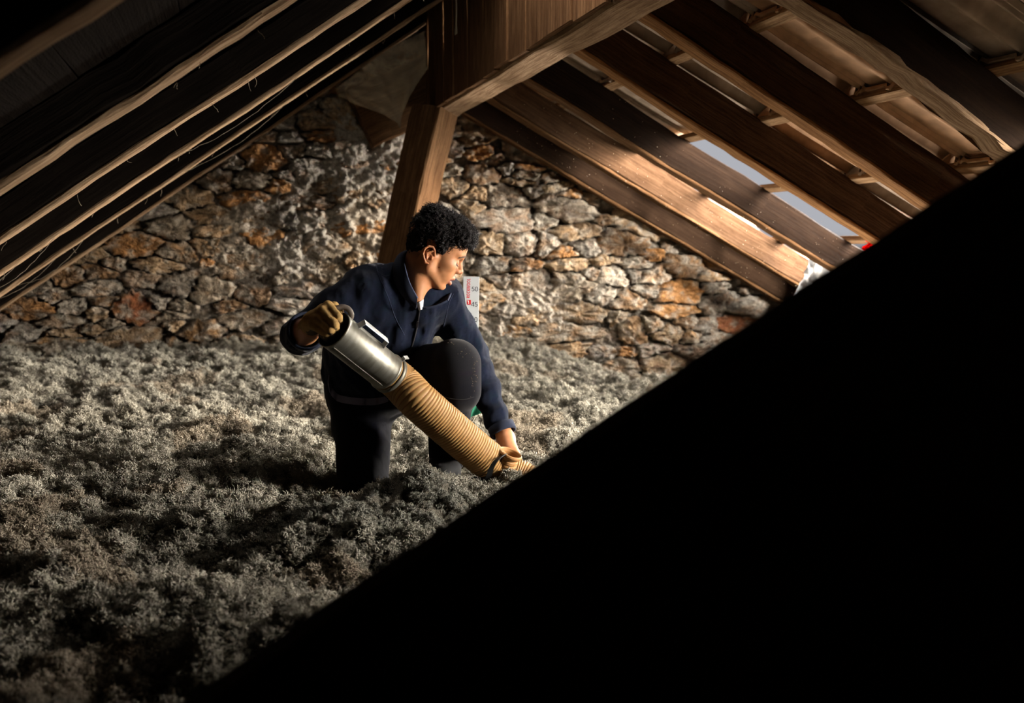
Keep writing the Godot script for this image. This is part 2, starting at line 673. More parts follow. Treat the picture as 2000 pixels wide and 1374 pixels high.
# stones whose place is known: across, up, width, height, tone
const STONES := [
	[1.74, 0.88, 0.43, 0.14, "g"], [1.99, 0.88, 0.20, 0.08, "l"], [2.12, 0.96, 0.39, 0.16, "k"], [1.75, 1.04, 0.33, 0.13, "d"], [1.41, 1.09, 0.13, 0.09, "t"],
	[1.55, 1.05, 0.14, 0.08, "t"], [1.58, 1.16, 0.17, 0.10, "b"], [1.49, 0.96, 0.14, 0.08, "t"], [1.56, 1.30, 0.11, 0.08, "o"], [1.51, 1.37, 0.14, 0.06, "t"],
	[1.73, 1.21, 0.08, 0.06, "g"], [1.88, 1.21, 0.17, 0.04, "o"], [1.86, 1.17, 0.17, 0.06, "k"], [1.83, 1.12, 0.26, 0.05, "t"], [1.89, 1.07, 0.14, 0.06, "g"],
	[2.07, 1.10, 0.21, 0.06, "t"], [2.03, 1.15, 0.12, 0.06, "b"], [1.64, 0.74, 0.15, 0.15, "t"], [1.83, 0.74, 0.22, 0.11, "l"], [2.18, 0.81, 0.42, 0.10, "t"],
	[2.00, 0.73, 0.12, 0.14, "g"], [2.11, 0.69, 0.22, 0.06, "o"], [2.25, 0.72, 0.20, 0.08, "g"], [2.50, 0.74, 0.28, 0.15, "b"], [1.85, 0.60, 0.17, 0.07, "o"],
	[2.17, 0.59, 0.21, 0.08, "t"], [2.15, 0.48, 0.23, 0.19, "k"], [1.90, 0.48, 0.24, 0.16, "l"], [2.46, 0.53, 0.18, 0.12, "l"], [2.40, 0.41, 0.18, 0.10, "l"],
	[2.61, 0.54, 0.10, 0.07, "g"], [2.74, 0.52, 0.21, 0.09, "l"], [2.96, 0.58, 0.18, 0.11, "b"], [2.94, 0.41, 0.32, 0.13, "o"], [2.71, 0.43, 0.14, 0.07, "g"],
	[2.55, 0.36, 0.21, 0.11, "b"], [3.18, 0.44, 0.13, 0.08, "l"], [3.17, 0.51, 0.22, 0.06, "t"], [3.21, 0.35, 0.21, 0.10, "d"], [3.46, 0.31, 0.17, 0.13, "g"],
	[3.33, 0.34, 0.07, 0.10, "g"], [2.92, 0.30, 0.30, 0.07, "o"], [2.20, 0.30, 0.33, 0.09, "t"], [1.88, 0.28, 0.23, 0.08, "t"], [2.11, 0.16, 0.40, 0.09, "k"],
	[2.62, 0.19, 0.13, 0.15, "t"], [2.50, 0.25, 0.08, 0.09, "k"], [2.88, 0.13, 0.18, 0.10, "t"], [3.03, 0.11, 0.11, 0.08, "k"], [3.14, 0.17, 0.13, 0.08, "g"],
	[3.37, 0.19, 0.23, 0.12, "r"], [3.24, 0.09, 0.25, 0.08, "g"], [2.76, 0.04, 0.25, 0.06, "l"], [2.57, 0.02, 0.14, 0.05, "o"], [3.04, 0.01, 0.24, 0.11, "g"],
	[2.38, 0.01, 0.20, 0.07, "g"], [2.15, 0.05, 0.20, 0.07, "t"], [2.51, -0.09, 0.23, 0.12, "k"], [2.89, -0.08, 0.33, 0.17, "t"], [2.27, -0.10, 0.21, 0.10, "g"],
	[0.26, 1.25, 0.20, 0.14, "o"], [0.40, 1.35, 0.12, 0.05, "g"], [0.42, 1.28, 0.14, 0.08, "k"], [0.57, 1.46, 0.13, 0.12, "t"], [0.66, 1.10, 0.20, 0.11, "t"],
	[0.33, 1.08, 0.09, 0.07, "o"], [0.51, 1.16, 0.14, 0.16, "l"], [0.16, 0.99, 0.21, 0.09, "o"], [-0.01, 1.11, 0.14, 0.11, "k"], [0.49, 0.97, 0.39, 0.08, "b"],
	[0.51, 0.89, 0.14, 0.10, "l"], [0.37, 1.14, 0.12, 0.04, "g"], [-0.07, 0.72, 0.14, 0.09, "t"], [0.07, 0.73, 0.13, 0.10, "l"], [0.23, 0.78, 0.19, 0.10, "o"],
	[0.10, 0.61, 0.23, 0.15, "k"], [0.16, 0.44, 0.18, 0.10, "b"], [0.45, 0.45, 0.27, 0.09, "g"], [0.55, 0.59, 0.18, 0.11, "k"], [0.23, 0.56, 0.11, 0.11, "d"],
	[-0.05, 0.47, 0.22, 0.12, "k"], [-0.07, 0.63, 0.06, 0.04, "o"], [0.79, 0.64, 0.10, 0.07, "t"], [0.93, 0.67, 0.06, 0.04, "o"], [-0.48, 0.37, 0.18, 0.25, "r"],
	[-0.64, 0.41, 0.12, 0.06, "b"], [-0.60, 0.62, 0.08, 0.06, "l"], [-0.28, 0.84, 0.18, 0.12, "k"], [-0.25, 0.69, 0.15, 0.09, "k"], [-0.67, 0.58, 0.14, 0.09, "b"],
	[-0.68, 0.34, 0.08, 0.07, "t"], [-0.14, 0.21, 0.18, 0.10, "d"], [-0.25, 0.38, 0.13, 0.05, "k"],
]

func tone(t: String) -> Color:
	match t:
		"g": return Color(0.235, 0.215, 0.185)
		"l": return Color(0.40, 0.36, 0.30)
		"t": return Color(0.36, 0.26, 0.16)
		"o": return Color(0.40, 0.20, 0.075)
		"b": return Color(0.20, 0.125, 0.07)
		"d": return Color(0.11, 0.088, 0.066)
		"r": return Color(0.30, 0.11, 0.05)
	return Color(0.29, 0.245, 0.185)

func clip(poly: PackedVector2Array, at: Vector2, nrm: Vector2) -> PackedVector2Array:
	var out := PackedVector2Array()
	var m := poly.size()
	for i in m:
		var p := poly[i]
		var q := poly[(i + 1) % m]
		var a := (p - at).dot(nrm)
		var b := (q - at).dot(nrm)
		if a <= 0.0:
			out.append(p)
		if (a < 0.0 and b > 0.0) or (a > 0.0 and b < 0.0):
			out.append(p + (q - p) * (a / (a - b)))
	return out

func plaster(x: float, y: float) -> float:
	# how far old render covers the stones: beside the post, a patch low on the left, and over the wool on the right
	var a := 1.0 - smoothstep(0.22, 0.52, Vector2((x - 0.93) * 1.1, (y - 1.12) * 0.62).length())
	var b := 0.7 * (1.0 - smoothstep(0.25, 0.6, Vector2((x - 0.35) * 0.8, (y - 0.75) * 1.3).length()))
	var c := 0.75 * (1.0 - smoothstep(0.1, 0.28, absf(y - 0.30))) * (1.0 - smoothstep(0.2, 0.7, absf(x - 1.75)))
	return clampf(maxf(a, maxf(b, c)) + 0.45 * nb.get_noise_2d(x * 2.6, y * 3.4), 0.0, 1.0)

func gable_wall():
	var wall := Node3D.new()
	wall.name = "wall_back"
	add_child(wall)
	tag(wall, "rough rubble stone gable wall with crumbling lime mortar", "wall", "", "structure")
	# mortar
	var x0 := -2.1
	var x1 := 4.2
	var y0 := -0.45
	var cols := 480
	var rows := 190
	var v := PackedVector3Array()
	var col := PackedColorArray()
	var idx := PackedInt32Array()
	for j in rows + 1:
		for i in cols + 1:
			var x := lerpf(x0, x1, float(i) / cols)
			var top := maxf(roof_y(x) + 0.2, y0 + 0.02)
			var y := lerpf(y0, top, float(j) / rows)
			var pl := plaster(x, y)
			var h := -0.05 + 0.10 * pl + 0.045 * nb.get_noise_2d(x * 6.0, y * 7.0) + 0.030 * nb.get_noise_2d(x * 19.0 + 9.0, y * 24.0) + 0.014 * nb.get_noise_2d(x * 60.0, y * 60.0 + 5.0)
			# trowel ridges in the render
			var rx := (x - 0.55) * 0.86 + (y - 0.93) * 0.5
			var ry := -(x - 0.55) * 0.5 + (y - 0.93) * 0.86
			h += 0.018 * sin(ry * 95.0 + rx * 3.0) * (1.0 - smoothstep(0.06, 0.2, absf(ry))) * (1.0 - smoothstep(0.15, 0.42, absf(rx)))
			v.append(Vector3(x, y, WALL_Z + h))
			var k := 0.5 + 0.5 * nb.get_noise_2d(x * 3.0 + 40.0, y * 3.0)
			var k2 := 0.5 + 0.5 * nb.get_noise_2d(x * 11.0 - 30.0, y * 11.0)
			var c := Color(0.12, 0.10, 0.08).lerp(Color(0.52, 0.465, 0.385), clampf(k * 0.5 + k2 * 0.45 + 0.35 * pl - 0.1, 0.0, 1.0))
			c = c.lerp(Color(0.30, 0.20, 0.11), clampf(nb.get_noise_2d(x * 5.0, y * 6.0 + 77.0) * 1.4, 0.0, 0.5) * (1.0 - 0.8 * pl))
			c = c.lerp(Color(0.60, 0.545, 0.46), 0.6 * pl)
			col.append(c)
	for j in rows:
		for i in cols:
			var a := j * (cols + 1) + i
			idx.append_array([a, a + cols + 1, a + 1, a + 1, a + cols + 1, a + cols + 2])
	var st := SurfaceTool.new()
	st.create_from_arrays(to_arrays(v, col, idx))
	st.generate_normals()
	obj("mortar", st.commit(), M.stone, wall)
	st = start()
	# its core, cut off under the roof
	gable_core(st, WALL_Z - 0.14, WALL_Z - 0.36)
	obj("backing", done(st), M.stone, wall)
	# seeds of the stones
	var seeds := []
	for s in STONES:
		seeds.append(s)
	var r := RandomNumberGenerator.new()
	r.seed = 41
	var tones := "glktobdkgtk"
	for tries in 5000:
		if seeds.size() >= 300:
			break
		var x := r.randf_range(-1.45, 3.55)
		var y := r.randf_range(-0.3, 1.85)
		var w := r.randf_range(0.10, 0.30)
		var h := w * r.randf_range(0.35, 0.62)
		if y > roof_y(x) + 0.12:
			continue
		var ok := true
		for s in seeds:
			var dx: float = absf(x - s[0]) / ((w + s[2]) * 0.42)
			var dy: float = absf(y - s[1]) / ((h + s[3]) * 0.42)
			if dx * dx * dx * dx + dy * dy * dy * dy < 1.0:
				ok = false
				break
		if ok:
			seeds.append([x, y, w, h, tones[r.randi() % tones.length()]])
	for i in seeds.size():
		var s = seeds[i]
		var c := Vector2(s[0], s[1])
		var w: float = s[2] * 0.5 + 0.008
		var h: float = s[3] * 0.5 + 0.008
		var poly := PackedVector2Array([c + Vector2(-w, -h) * 1.5, c + Vector2(w, -h) * 1.5, c + Vector2(w, h) * 1.5, c + Vector2(-w, h) * 1.5])
		for q in 4:
			var dg := Vector2((1 if q & 1 else -1) * 1.0, (1 if q & 2 else -1) * 1.0)
			var nn := Vector2(dg.x * h, dg.y * w).normalized()
			poly = clip(poly, c + Vector2(dg.x * w, dg.y * h) * r.randf_range(0.85, 1.6), nn)
		for o in seeds:
			if o == s:
				continue
			var e := Vector2(o[0], o[1])
			if absf(e.x - c.x) > 0.5 or absf(e.y - c.y) > 0.3:
				continue
			# the joint lies where both stones' own sizes say, measured with height counted double
			var dd := Vector2(e.x - c.x, (e.y - c.y) * 2.0)
			var ra: float = lerpf(s[2], s[3] * 2.0, absf(dd.normalized().y))
			var rb: float = lerpf(o[2], o[3] * 2.0, absf(dd.normalized().y))
			var f := ra / (ra + rb)
			var mid := c + (e - c) * f
			var nrm := Vector2(dd.x, dd.y * 2.0).normalized()
			poly = clip(poly, mid - nrm * 0.004, nrm)
			if poly.size() < 3:
				break
		if poly.size() >= 3:
			stone(poly, tone(s[4]), r, wall)

func to_arrays(v: PackedVector3Array, col: PackedColorArray, idx: PackedInt32Array) -> Array:
	var a := []
	a.resize(Mesh.ARRAY_MAX)
	a[Mesh.ARRAY_VERTEX] = v
	if col.size():
		a[Mesh.ARRAY_COLOR] = col
	a[Mesh.ARRAY_INDEX] = idx
	return a

func stone(poly: PackedVector2Array, tint: Color, r: RandomNumberGenerator, wall: Node3D):
	var c := Vector2.ZERO
	for p in poly:
		c += p
	c /= poly.size()
	var lo := poly[0]
	var hi := poly[0]
	for p in poly:
		lo = lo.min(p)
		hi = hi.max(p)
	if hi.x - lo.x < 0.035 or hi.y - lo.y < 0.02:
		return
	var n := 42
	var rad := []
	for k in n:
		var a := TAU * k / n
		var d := Vector2(cos(a) * (hi.x - lo.x), sin(a) * (hi.y - lo.y)).normalized()
		var best := 0.02
		for i in poly.size():
			var hit = Geometry2D.segment_intersects_segment(c, c + d * 2.0, poly[i], poly[(i + 1) % poly.size()])
			if hit != null:
				best = c.distance_to(hit)
		rad.append(d * best)
	var thick := r.randf_range(0.018, 0.062)
	var tilt := Vector2(r.randf_range(-0.12, 0.12), r.randf_range(-0.18, 0.12))
	var ps := [1.03, 1.0, 0.96, 0.88, 0.76, 0.6, 0.42, 0.2]
	var hs := [-0.06, -0.02, 0.68, 0.88, 0.96, 1.0, 1.0, 1.0]
	var v := PackedVector3Array()
	var col := PackedColorArray()
	var idx := PackedInt32Array()
	var seed_off := r.randf() * 50.0
	var stain := Color(0.42, 0.22, 0.08).lerp(Color(0.2, 0.12, 0.07), r.randf())
	var pale := Color(0.46, 0.42, 0.35)
	var light := r.randf_range(0.75, 1.25)
	var many := r.randf_range(-0.15, 0.35)
	for g in ps.size() + 1:
		for k in n:
			var f: float = ps[g] if g < ps.size() else 0.0
			var prev: Vector2 = rad[(k + n - 1) % n]
			var next: Vector2 = rad[(k + 1) % n]
			var d: Vector2 = rad[k] * 0.86 + (prev + next) * 0.07
			if g == ps.size() and k > 0:
				break
			var p := c + d * f * (1.0 + 0.30 * nb.get_noise_2d(d.x * 22.0 + seed_off, d.y * 22.0))
			var h: float = (hs[g] if g < hs.size() else 1.0) * thick
			h += 0.050 * nb.get_noise_3d(p.x * 8.0, p.y * 14.0, seed_off) * (0.4 + 0.6 * f) - 0.022 * absf(nb.get_noise_3d(p.x * 13.0, p.y * 24.0, seed_off + 20.0)) + 0.026 * nb.get_noise_3d(p.x * 30.0, p.y * 40.0, seed_off) + (p - c).dot(tilt)
			v.append(Vector3(p.x, p.y, WALL_Z + h))
			var cl := tint * (light * 1.18)
			var q := nb.get_noise_3d(p.x * 8.0, p.y * 11.0, seed_off + 9.0) + many
			cl = cl.lerp(stain, clampf(q * 1.3, 0.0, 0.7))
			var q2 := nb.get_noise_3d(p.x * 14.0, p.y * 14.0, seed_off + 30.0)
			cl = cl.lerp(pale, clampf(q2 * 2.2 + (0.25 if g < 3 else -0.05), 0.0, 0.75))
			cl = cl * (1.0 + 0.75 * nb.get_noise_3d(p.x * 40.0, p.y * 40.0, seed_off))
			cl.a = 1.0
			col.append(cl)
	for g in ps.size() - 1:
		for k in n:
			var k2 := (k + 1) % n
			var a := g * n + k
			var b := g * n + k2
			# ring g is outside ring g+1; seen from the room (+z) front faces run clockwise
			idx.append_array([a, a + n, b, b, a + n, b + n])
	var last := (ps.size() - 1) * n
	for k in n:
		idx.append_array([last + k, last + n, last + (k + 1) % n])
	var st := SurfaceTool.new()
	st.create_from_arrays(to_arrays(v, col, idx))
	st.generate_normals()
	obj("stone", st.commit(), M.stone, wall)

# ---------------------------------------------------------------- right slope: battens and clay tiles

func on_right(x: float, z: float, lift: float) -> Vector3:
	return Vector3(x, RS * x + RL, z) + Vector3(-RS, 1.0, 0).normalized() * lift

# one interlocking clay tile: a flat pan, a raised roll at one side, ribs, a turned-down head with a nib
func tile_mesh(wide: float, long: float) -> ArrayMesh:
	# x down the slope, y away from the room, z across
	var prof := [Vector2(0.0, 0.0), Vector2(0.012, -0.004), Vector2(0.03, -0.012), Vector2(0.145, -0.012), Vector2(0.155, -0.028), Vector2(0.172, -0.028), Vector2(0.180, -0.008), Vector2(0.195, 0.014), Vector2(0.215, 0.028), Vector2(0.235, 0.032), Vector2(0.25, 0.022), Vector2(0.258, 0.0), Vector2(0.264, -0.018), Vector2(0.274, -0.018), Vector2(0.280, 0.004), Vector2(0.287, -0.012), Vector2(0.294, -0.012), Vector2(0.300, 0.004), Vector2(0.306, 0.0)]
	var st := start()
	var t := 0.012
	var along := [0.0, 0.02, 0.05, 0.08, 0.25, 0.5, 0.75, 0.93, 0.97, 1.0]
	var lift := [-0.012, -0.012, 0.0, 0.004, 0.0, -0.001, -0.001, 0.0, -0.006, -0.006]
	var f := wide / 0.30
	for side in [-1.0, 1.0]:
		for i in along.size() - 1:
			for k in prof.size() - 1:
				st.set_smooth_group(1 if side < 0 else 2)
				var q := []
				for ik in [[i, k], [i + 1, k], [i + 1, k + 1], [i, k + 1]]:
					var tilt: float = 0.02 * along[ik[0]]
					q.append(Vector3(along[ik[0]] * (long + 0.05), prof[ik[1]].y + lift[ik[0]] * (1.0 if side < 0 else 0.3) + tilt + (t if side > 0 else 0.0), prof[ik[1]].x * f))
				quad(st, q[0], q[1], q[2], q[3], Vector3(0, side, 0))
	st.set_smooth_group(3)
	for i in [0, along.size() - 1]:
		for k in prof.size() - 1:
			var tilt: float = 0.02 * along[i]
			var a := Vector3(along[i] * (long + 0.05), prof[k].y + lift[i] + tilt, prof[k].x * f)
			var b := Vector3(along[i] * (long + 0.05), prof[k + 1].y + lift[i] + tilt, prof[k + 1].x * f)
			quad(st, a, b, b + Vector3(0, t, 0), a + Vector3(0, t, 0), Vector3(-1 if i == 0 else 1, 0, 0))
	# nibs that hook over the batten
	st.set_smooth_group(-1)
	for z in [0.07, 0.14]:
		box(st, Vector3(0.035, -0.02, z * f), Basis.IDENTITY, Vector3(0.02, 0.03, 0.03))
	return done(st)

func roof_right():
	var roof := Node3D.new()
	roof.name = "roof_right"
	add_child(roof)
	tag(roof, "right roof slope of clay tiles on battens with missing tiles near the gable", "roof", "", "structure")
	var down := Vector3(1.0, RS, 0).normalized()
	var n := Vector3(-RS, 1.0, 0).normalized()
	var xs := [1.30, 1.757, 2.20, 2.655, 3.155, 3.62, 4.08, 4.55]
	# battens
	for i in xs.size():
		var p := on_right(xs[i], 0, 0.172 + 0.013)
		obj("batten", timber(p + Vector3(0, 0, 0.9), p + Vector3(0, 0, -6.25), n, 0.046, 0.027, 0.002, 24, 0.002), M.wood_pale, roof)
	var wide := 0.30
	var mesh := tile_mesh(wide, 0.525)
	var r := RandomNumberGenerator.new()
	r.seed = 9
	var cols := 21
	for row in range(0, xs.size() - 1):
		var x: float = xs[row] if row >= 0 else 1.30 - 0.457
		var next: float = xs[row + 1]
		for c in cols:
			var z := -6.22 + c * wide
			# tiles are missing between the second and the fourth rafter from the wall
			var mid := z + wide * 0.5
			if x > 2.1 and x < 3.5 and mid > -5.5 and mid < -4.0:
				continue
			# gap added in the tiles to let light in, out of view
			if x > 2.5 and x < 4.3 and mid > -2.4 and mid < -1.35:
				continue
			var o := obj("tile", mesh, M.tile if r.randf() < 0.65 else M.tile_gray, roof)
			var lift := 0.215 + r.randf_range(-0.003, 0.003)
			var b := Basis(down, n, Vector3(0, 0, 1))
			b = b.rotated(n, r.randf_range(-0.008, 0.008))
			o.transform = Transform3D(b, on_right(x - 0.03, z, lift))
	# boarding nearer than the tiles one can see
	var st := start()
	var c2 := on_right(2.9, 0.57, 0.24)
	box(st, c2, Basis(down, n, Vector3(0, 0, 1)), Vector3(5.2, 0.03, 1.0))
	obj("near_boarding", done(st), M.wood_deep, roof)
	st = start()
	box(st, on_right(4.95, -2.6, 0.24), Basis(down, n, Vector3(0, 0, 1)), Vector3(0.5, 0.03, 7.4))
	obj("eave_board", done(st), M.wood_deep, roof)

# ---------------------------------------------------------------- rafters

func rafters():
	var n := Vector3(-RS, 1.0, 0).normalized()
	var names := [
		[-5.965, 0.075, "brown rafter lying against the gable wall on the right slope, lowest in view", "wood_deep"],
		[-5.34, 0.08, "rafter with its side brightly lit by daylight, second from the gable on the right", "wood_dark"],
		[-4.655, 0.08, "brown rafter just below the open strips of sky on the right slope", "wood_shaded"],
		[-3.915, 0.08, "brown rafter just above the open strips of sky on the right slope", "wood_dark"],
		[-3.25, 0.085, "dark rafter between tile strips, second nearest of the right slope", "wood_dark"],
		[-2.57, 0.10, "rough waney-edged rafter with cracked lower face crossing the top right tiles", "wood_deep"],
		[-1.88, 0.09, "almost black rafter end at the top right corner", "wood_deep"]]
	for d in names:
		var rough := 0.010 if d[0] == -2.57 else 0.003
		var z: float = d[0] - d[1] * 0.5
		var a := on_right(1.235, z, 0.086)
		var b := on_right(4.9, z, 0.086)
		a += n * 0.007
		b += n * 0.007
		var o := obj("rafter", timber(a, b, n, d[1], 0.158, 0.004, 40, 0.006), M[d[3]])  # dark side tones carry shade in the colour
		# added strip: puts the lit underside into the colour
		obj("lit_strip", timber(a - n * 0.086, b - n * 0.086, n, d[1] * 0.99, 0.016, rough, 70, 0.004), M.wood_gray if rough > 0.005 else (M.wood_mid if z < -4.5 else M.wood_lit), o)
		tag(o, d[2], "rafter", "rafters of the right roof slope", "thing")
	var nl := Vector3(-LS, 1.0, 0).normalized()
	var lefts := [
		[-1.59, 0.085, "nearest and widest rafter of the left slope, blurred at the top left corner"],
		[-2.54, 0.085, "second nearest rafter of the left slope, its underside toned pale as if lit, rough and flaking"],
		[-3.34, 0.08, "third rafter from the top left corner, slim underside toned grey as if lit"],
		[-4.17, 0.08, "fourth rafter from the top left corner, hung with tufts of dust"],
		[-5.03, 0.075, "thin rafter with a sagging cobweb, second above the gable wall on the left"],
		[-5.92, 0.06, "last left rafter, lying along the sloping top of the stone wall"]]
	var i := 0
	for d in lefts:
		var z: float = d[0] + d[1] * 0.5
		var a := Vector3(-1.62, LS * -1.62 + LL, z) + nl * 0.0605
		var b := Vector3(1.185, LS * 1.185 + LL, z) + nl * 0.0605
		var o := obj("rafter", timber(a, b, nl, d[1], 0.09, 0.006 if i == 1 else 0.0035, 44, 0.007), M.wood_black)  # black sides: their shade is put into the colour
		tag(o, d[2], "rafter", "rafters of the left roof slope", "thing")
		# added pale strip that paints the underside as lit
		obj("lit_strip", timber(a - nl * 0.0525, b - nl * 0.0525, nl, d[1] * 0.98, 0.016, 0.0045 if i == 1 else 0.0025, 60, 0.004), M.wood_gray, o)
		# dust and webs hanging from it
		var st := start()
		var r := RandomNumberGenerator.new()
		r.seed = 100 + i
		for k in 12:
			var x := r.randf_range(-0.9, 1.0)
			var p := Vector3(x, LS * x + LL - 0.001, z + d[1] * r.randf_range(-0.5, 0.5))
			var pts := []
			var rad := []
			var dir := Vector3(r.randf_range(-0.5, 0.5), -1, r.randf_range(-0.3, 0.3)).normalized()
			var step := r.randf_range(0.003, 0.010)
			for q in 5:
				pts.append(p)
				rad.append(r.randf_range(0.0005, 0.0011))
				dir = (dir + Vector3(r.randf_range(-0.6, 0.6), r.randf_range(-0.5, 0.3), r.randf_range(-0.6, 0.6))).normalized()
				p += dir * step
			tube(st, pts, rad, 4)
		if i == 4 or i == 3:
			# a sagging thread along the underside
			for s in [[-0.15, 0.32, 0.035], [-1.0, -0.72, 0.03], [-0.9, -0.60, 0.05]]:
				var pts := []
				var rad := []
				for q in 18:
					var t := q / 17.0
					var x: float = lerpf(s[0], s[1], t)
					pts.append(Vector3(x, LS * x + LL - s[2] * sin(PI * t) + r.randf_range(-0.003, 0.003), z + d[1] * 0.4))
					rad.append(r.randf_range(0.0006, 0.0014))
				tube(st, pts, rad, 4)
		var w := obj("cobweb", done(st), M.web, o)
		w.set_meta("kind", "stuff")
		w.set_meta("label", "grey dust and cobweb threads hanging from the underside")
		i += 1

# ---------------------------------------------------------------- ridge beam, its boarding, the post and the stub of purlin

func ridge():
	var b := obj("ridge_beam", timber(Vector3(1.312, 1.60, 0.6), Vector3(1.312, 1.60, -6.05), Vector3.UP, 0.168, 0.2, 0.004, 50, 0.008), M.wood_gray)
	tag(b, "heavy ridge beam running from the gable towards the viewer, pale underside", "beam", "", "thing")
	var hang := Node3D.new()
	hang.name = "ridge_boarding"
	add_child(hang)
	tag(hang, "dark stained upright boards standing above the ridge beam", "boarding", "", "thing")
	var z := -6.2
	var r := RandomNumberGenerator.new()
	r.seed = 12
	while z < -0.3:
		var w := r.randf_range(0.2, 0.34)
		var at := Vector3(1.205 + r.randf_range(-0.006, 0.006), 0, z + w * 0.5)
		obj("board", timber(at + Vector3(0, 1.508 + r.randf_range(-0.004, 0.008), 0), at + Vector3(0, 2.185, 0), Vector3(1, 0, 0), w - 0.006, 0.024, 0.002, 6, 0.003), M.wood_board, hang)
		z += w
	var st := start()
	box(st, Vector3(1.42, 2.22, -2.7), Basis.IDENTITY, Vector3(0.44, 0.06, 7.4))
	box(st, Vector3(1.04, 2.22, -0.75), Basis.IDENTITY, Vector3(0.33, 0.06, 3.6))
	box(st, Vector3(1.04, 2.22, -5.2), Basis.IDENTITY, Vector3(0.33, 0.06, 2.3))
	obj("ridge_cap", done(st), M.wood_deep, hang)
	# a torn strip of tape hanging from the boards
	st = start()
	var g := []
	for i in 9:
		var row := []
		for j in 3:
			var t := i / 8.0
			row.append(Vector3(1.0987, 1.8535, -4.6000) + Vector3(-0.03, -0.155 * t, (j - 1) * 0.012 + 0.004 * sin(t * 5.0)) + (Vector3(0, 0, (j - 1) * 0.012) if i > 6 else Vector3.ZERO))
		g.append(row)
	sheet(st, g, 0.001)
	var tape := obj("tape_strip", done(st), M.fluff)
	tag(tape, "pale torn strip of tape hanging down the dark ridge boards", "tape")
	var stub := obj("wall_timber", timber(Vector3(0.80, 1.47, -5.97), Vector3(1.30, 1.70, -5.97), Vector3(-0.42, 0.91, 0), 0.12, 0.36, 0.004, 12, 0.008), M.wood_board)
	tag(stub, "broad brown timber lying against the top of the gable wall, left of the post", "timber", "", "thing")
	var post := obj("post", timber(Vector3(1.2008, 1.4725, -5.7400) + Vector3(0.005, 0.03, 0), Vector3(0.8336, 0.0267, -5.6600) + Vector3(0.0, 0, 0.0), Vector3(-0.72, 0.15, 0.7), 0.198, 0.198, 0.004, 20, 0.009), M.wood_mid)
	tag(post, "leaning square wooden post under the gable end of the ridge beam", "post", "", "thing")
	# sheet of old membrane draped over the boards and the stub
	st = start()
	g = []
	var hung := bezier([Vector3(0.6526, 1.6168, -5.8600), Vector3(0.7855, 1.7200, -5.8600), Vector3(0.9644, 1.8581, -5.8600), Vector3(1.1634, 1.9581, -5.8000)], 30)
	var low := bezier([Vector3(0.6653, 1.5759, -5.8500), Vector3(0.7929, 1.5237, -5.8300), Vector3(0.9187, 1.4735, -5.8300), Vector3(1.0033, 1.4368, -5.8400), Vector3(1.0239, 1.4025, -5.8400), Vector3(1.0490, 1.5379, -5.8200), Vector3(1.1723, 1.7396, -5.7800)], 30)
	for i in 31:
		var row := []
		var u := i / 30.0
		for j in 16:
			var t := j / 15.0
			var p: Vector3 = hung[i].lerp(low[i], t)
			p += Vector3(0.0, 0.0, 0.02 * sin(u * 17.0 + t * 2.0) * t + 0.03 * na.get_noise_2d(u * 6.0, t * 5.0))
			row.append(p)
		g.append(row)
	sheet(st, g, 0.001)
	var film := mat(Color(0.80, 0.72, 0.60, 0.36), 0.6)
	film.transparency = BaseMaterial3D.TRANSPARENCY_ALPHA
	var mem := obj("membrane", done(st), film)
	tag(mem, "dusty translucent membrane draped over the timber end beside the ridge", "membrane")

# ---------------------------------------------------------------- loose wool insulation

# level of the blown wool, without its clumps
func bed(x: float, z: float) -> float:
	var y := 0.012 * sin(x * 2.1 + z * 1.3)
	# banked against the gable on the left
	y += 0.13 * smoothstep(-4.3, -6.0, z) * (1.0 - smoothstep(0.9, 1.7, x))
	# sprayed up the wall behind the man, thinning out to the right
	y += 0.10 * smoothstep(-5.2, -6.05, z) * (1.0 - smoothstep(0.25, 0.6, absf(x - 1.55)))
	y -= 0.30 * smoothstep(-4.4, -6.0, z) * smoothstep(1.9, 2.9, x)
	# heap in front of the knees
	var a := Vector2(0.02, -2.30)
	var b := Vector2(0.50, -2.52)
	var p := Vector2(x, z)
	var t := clampf((p - a).dot(b - a) / (b - a).length_squared(), 0.0, 1.0)
	var d := p.distance_to(a + (b - a) * t)
	y += lerpf(0.03, 0.150, minf(t, 1.0)) * exp(-d * d / 0.020)
	var q := Vector2((x - 0.78) / 0.16, (z + 2.68) / 0.13)
	y += 0.015 * exp(-q.length_squared())
	# trodden hollow under the man
	var h := Vector2((x - 0.52) / 0.28, (z + 3.1) / 0.22)
	y -= 0.06 * exp(-h.length_squared())
	return y

func clumps(x: float, z: float) -> float:
	var wx := x + 0.03 * na.get_noise_2d(x * 9.0, z * 9.0)
	var wz := z + 0.03 * na.get_noise_2d(x * 9.0 + 31.0, z * 9.0)
	var c := nc.get_noise_2d(wx * 7.5, wz * 7.5)          # -1 at a clump's heart, rising to its rim
	var c2 := nc.get_noise_2d(wx * 19.0 + 7.0, wz * 19.0)
	var big := nb.get_noise_2d(x * 2.4, z * 2.4)
	var y := 0.06 * big - 0.105 * (c + 0.55) - 0.055 * (c2 + 0.5)
	y += 0.022 * nb.get_noise_2d(x * 28.0, z * 28.0)
	var near := smoothstep(-2.4, -1.5, z)
	y += near * 0.055 * nb.get_noise_2d(x * 4.0 + 17.0, z * 4.0)
	# packed smoother on the heap
	var heap := exp(-pow((x - 0.35) / 0.42, 2.0) - pow((z + 2.42) / 0.2, 2.0))
	return y * (1.0 - 0.35 * heap)

func ground(x: float, z: float) -> float:
	return bed(x, z) + clumps(x, z)

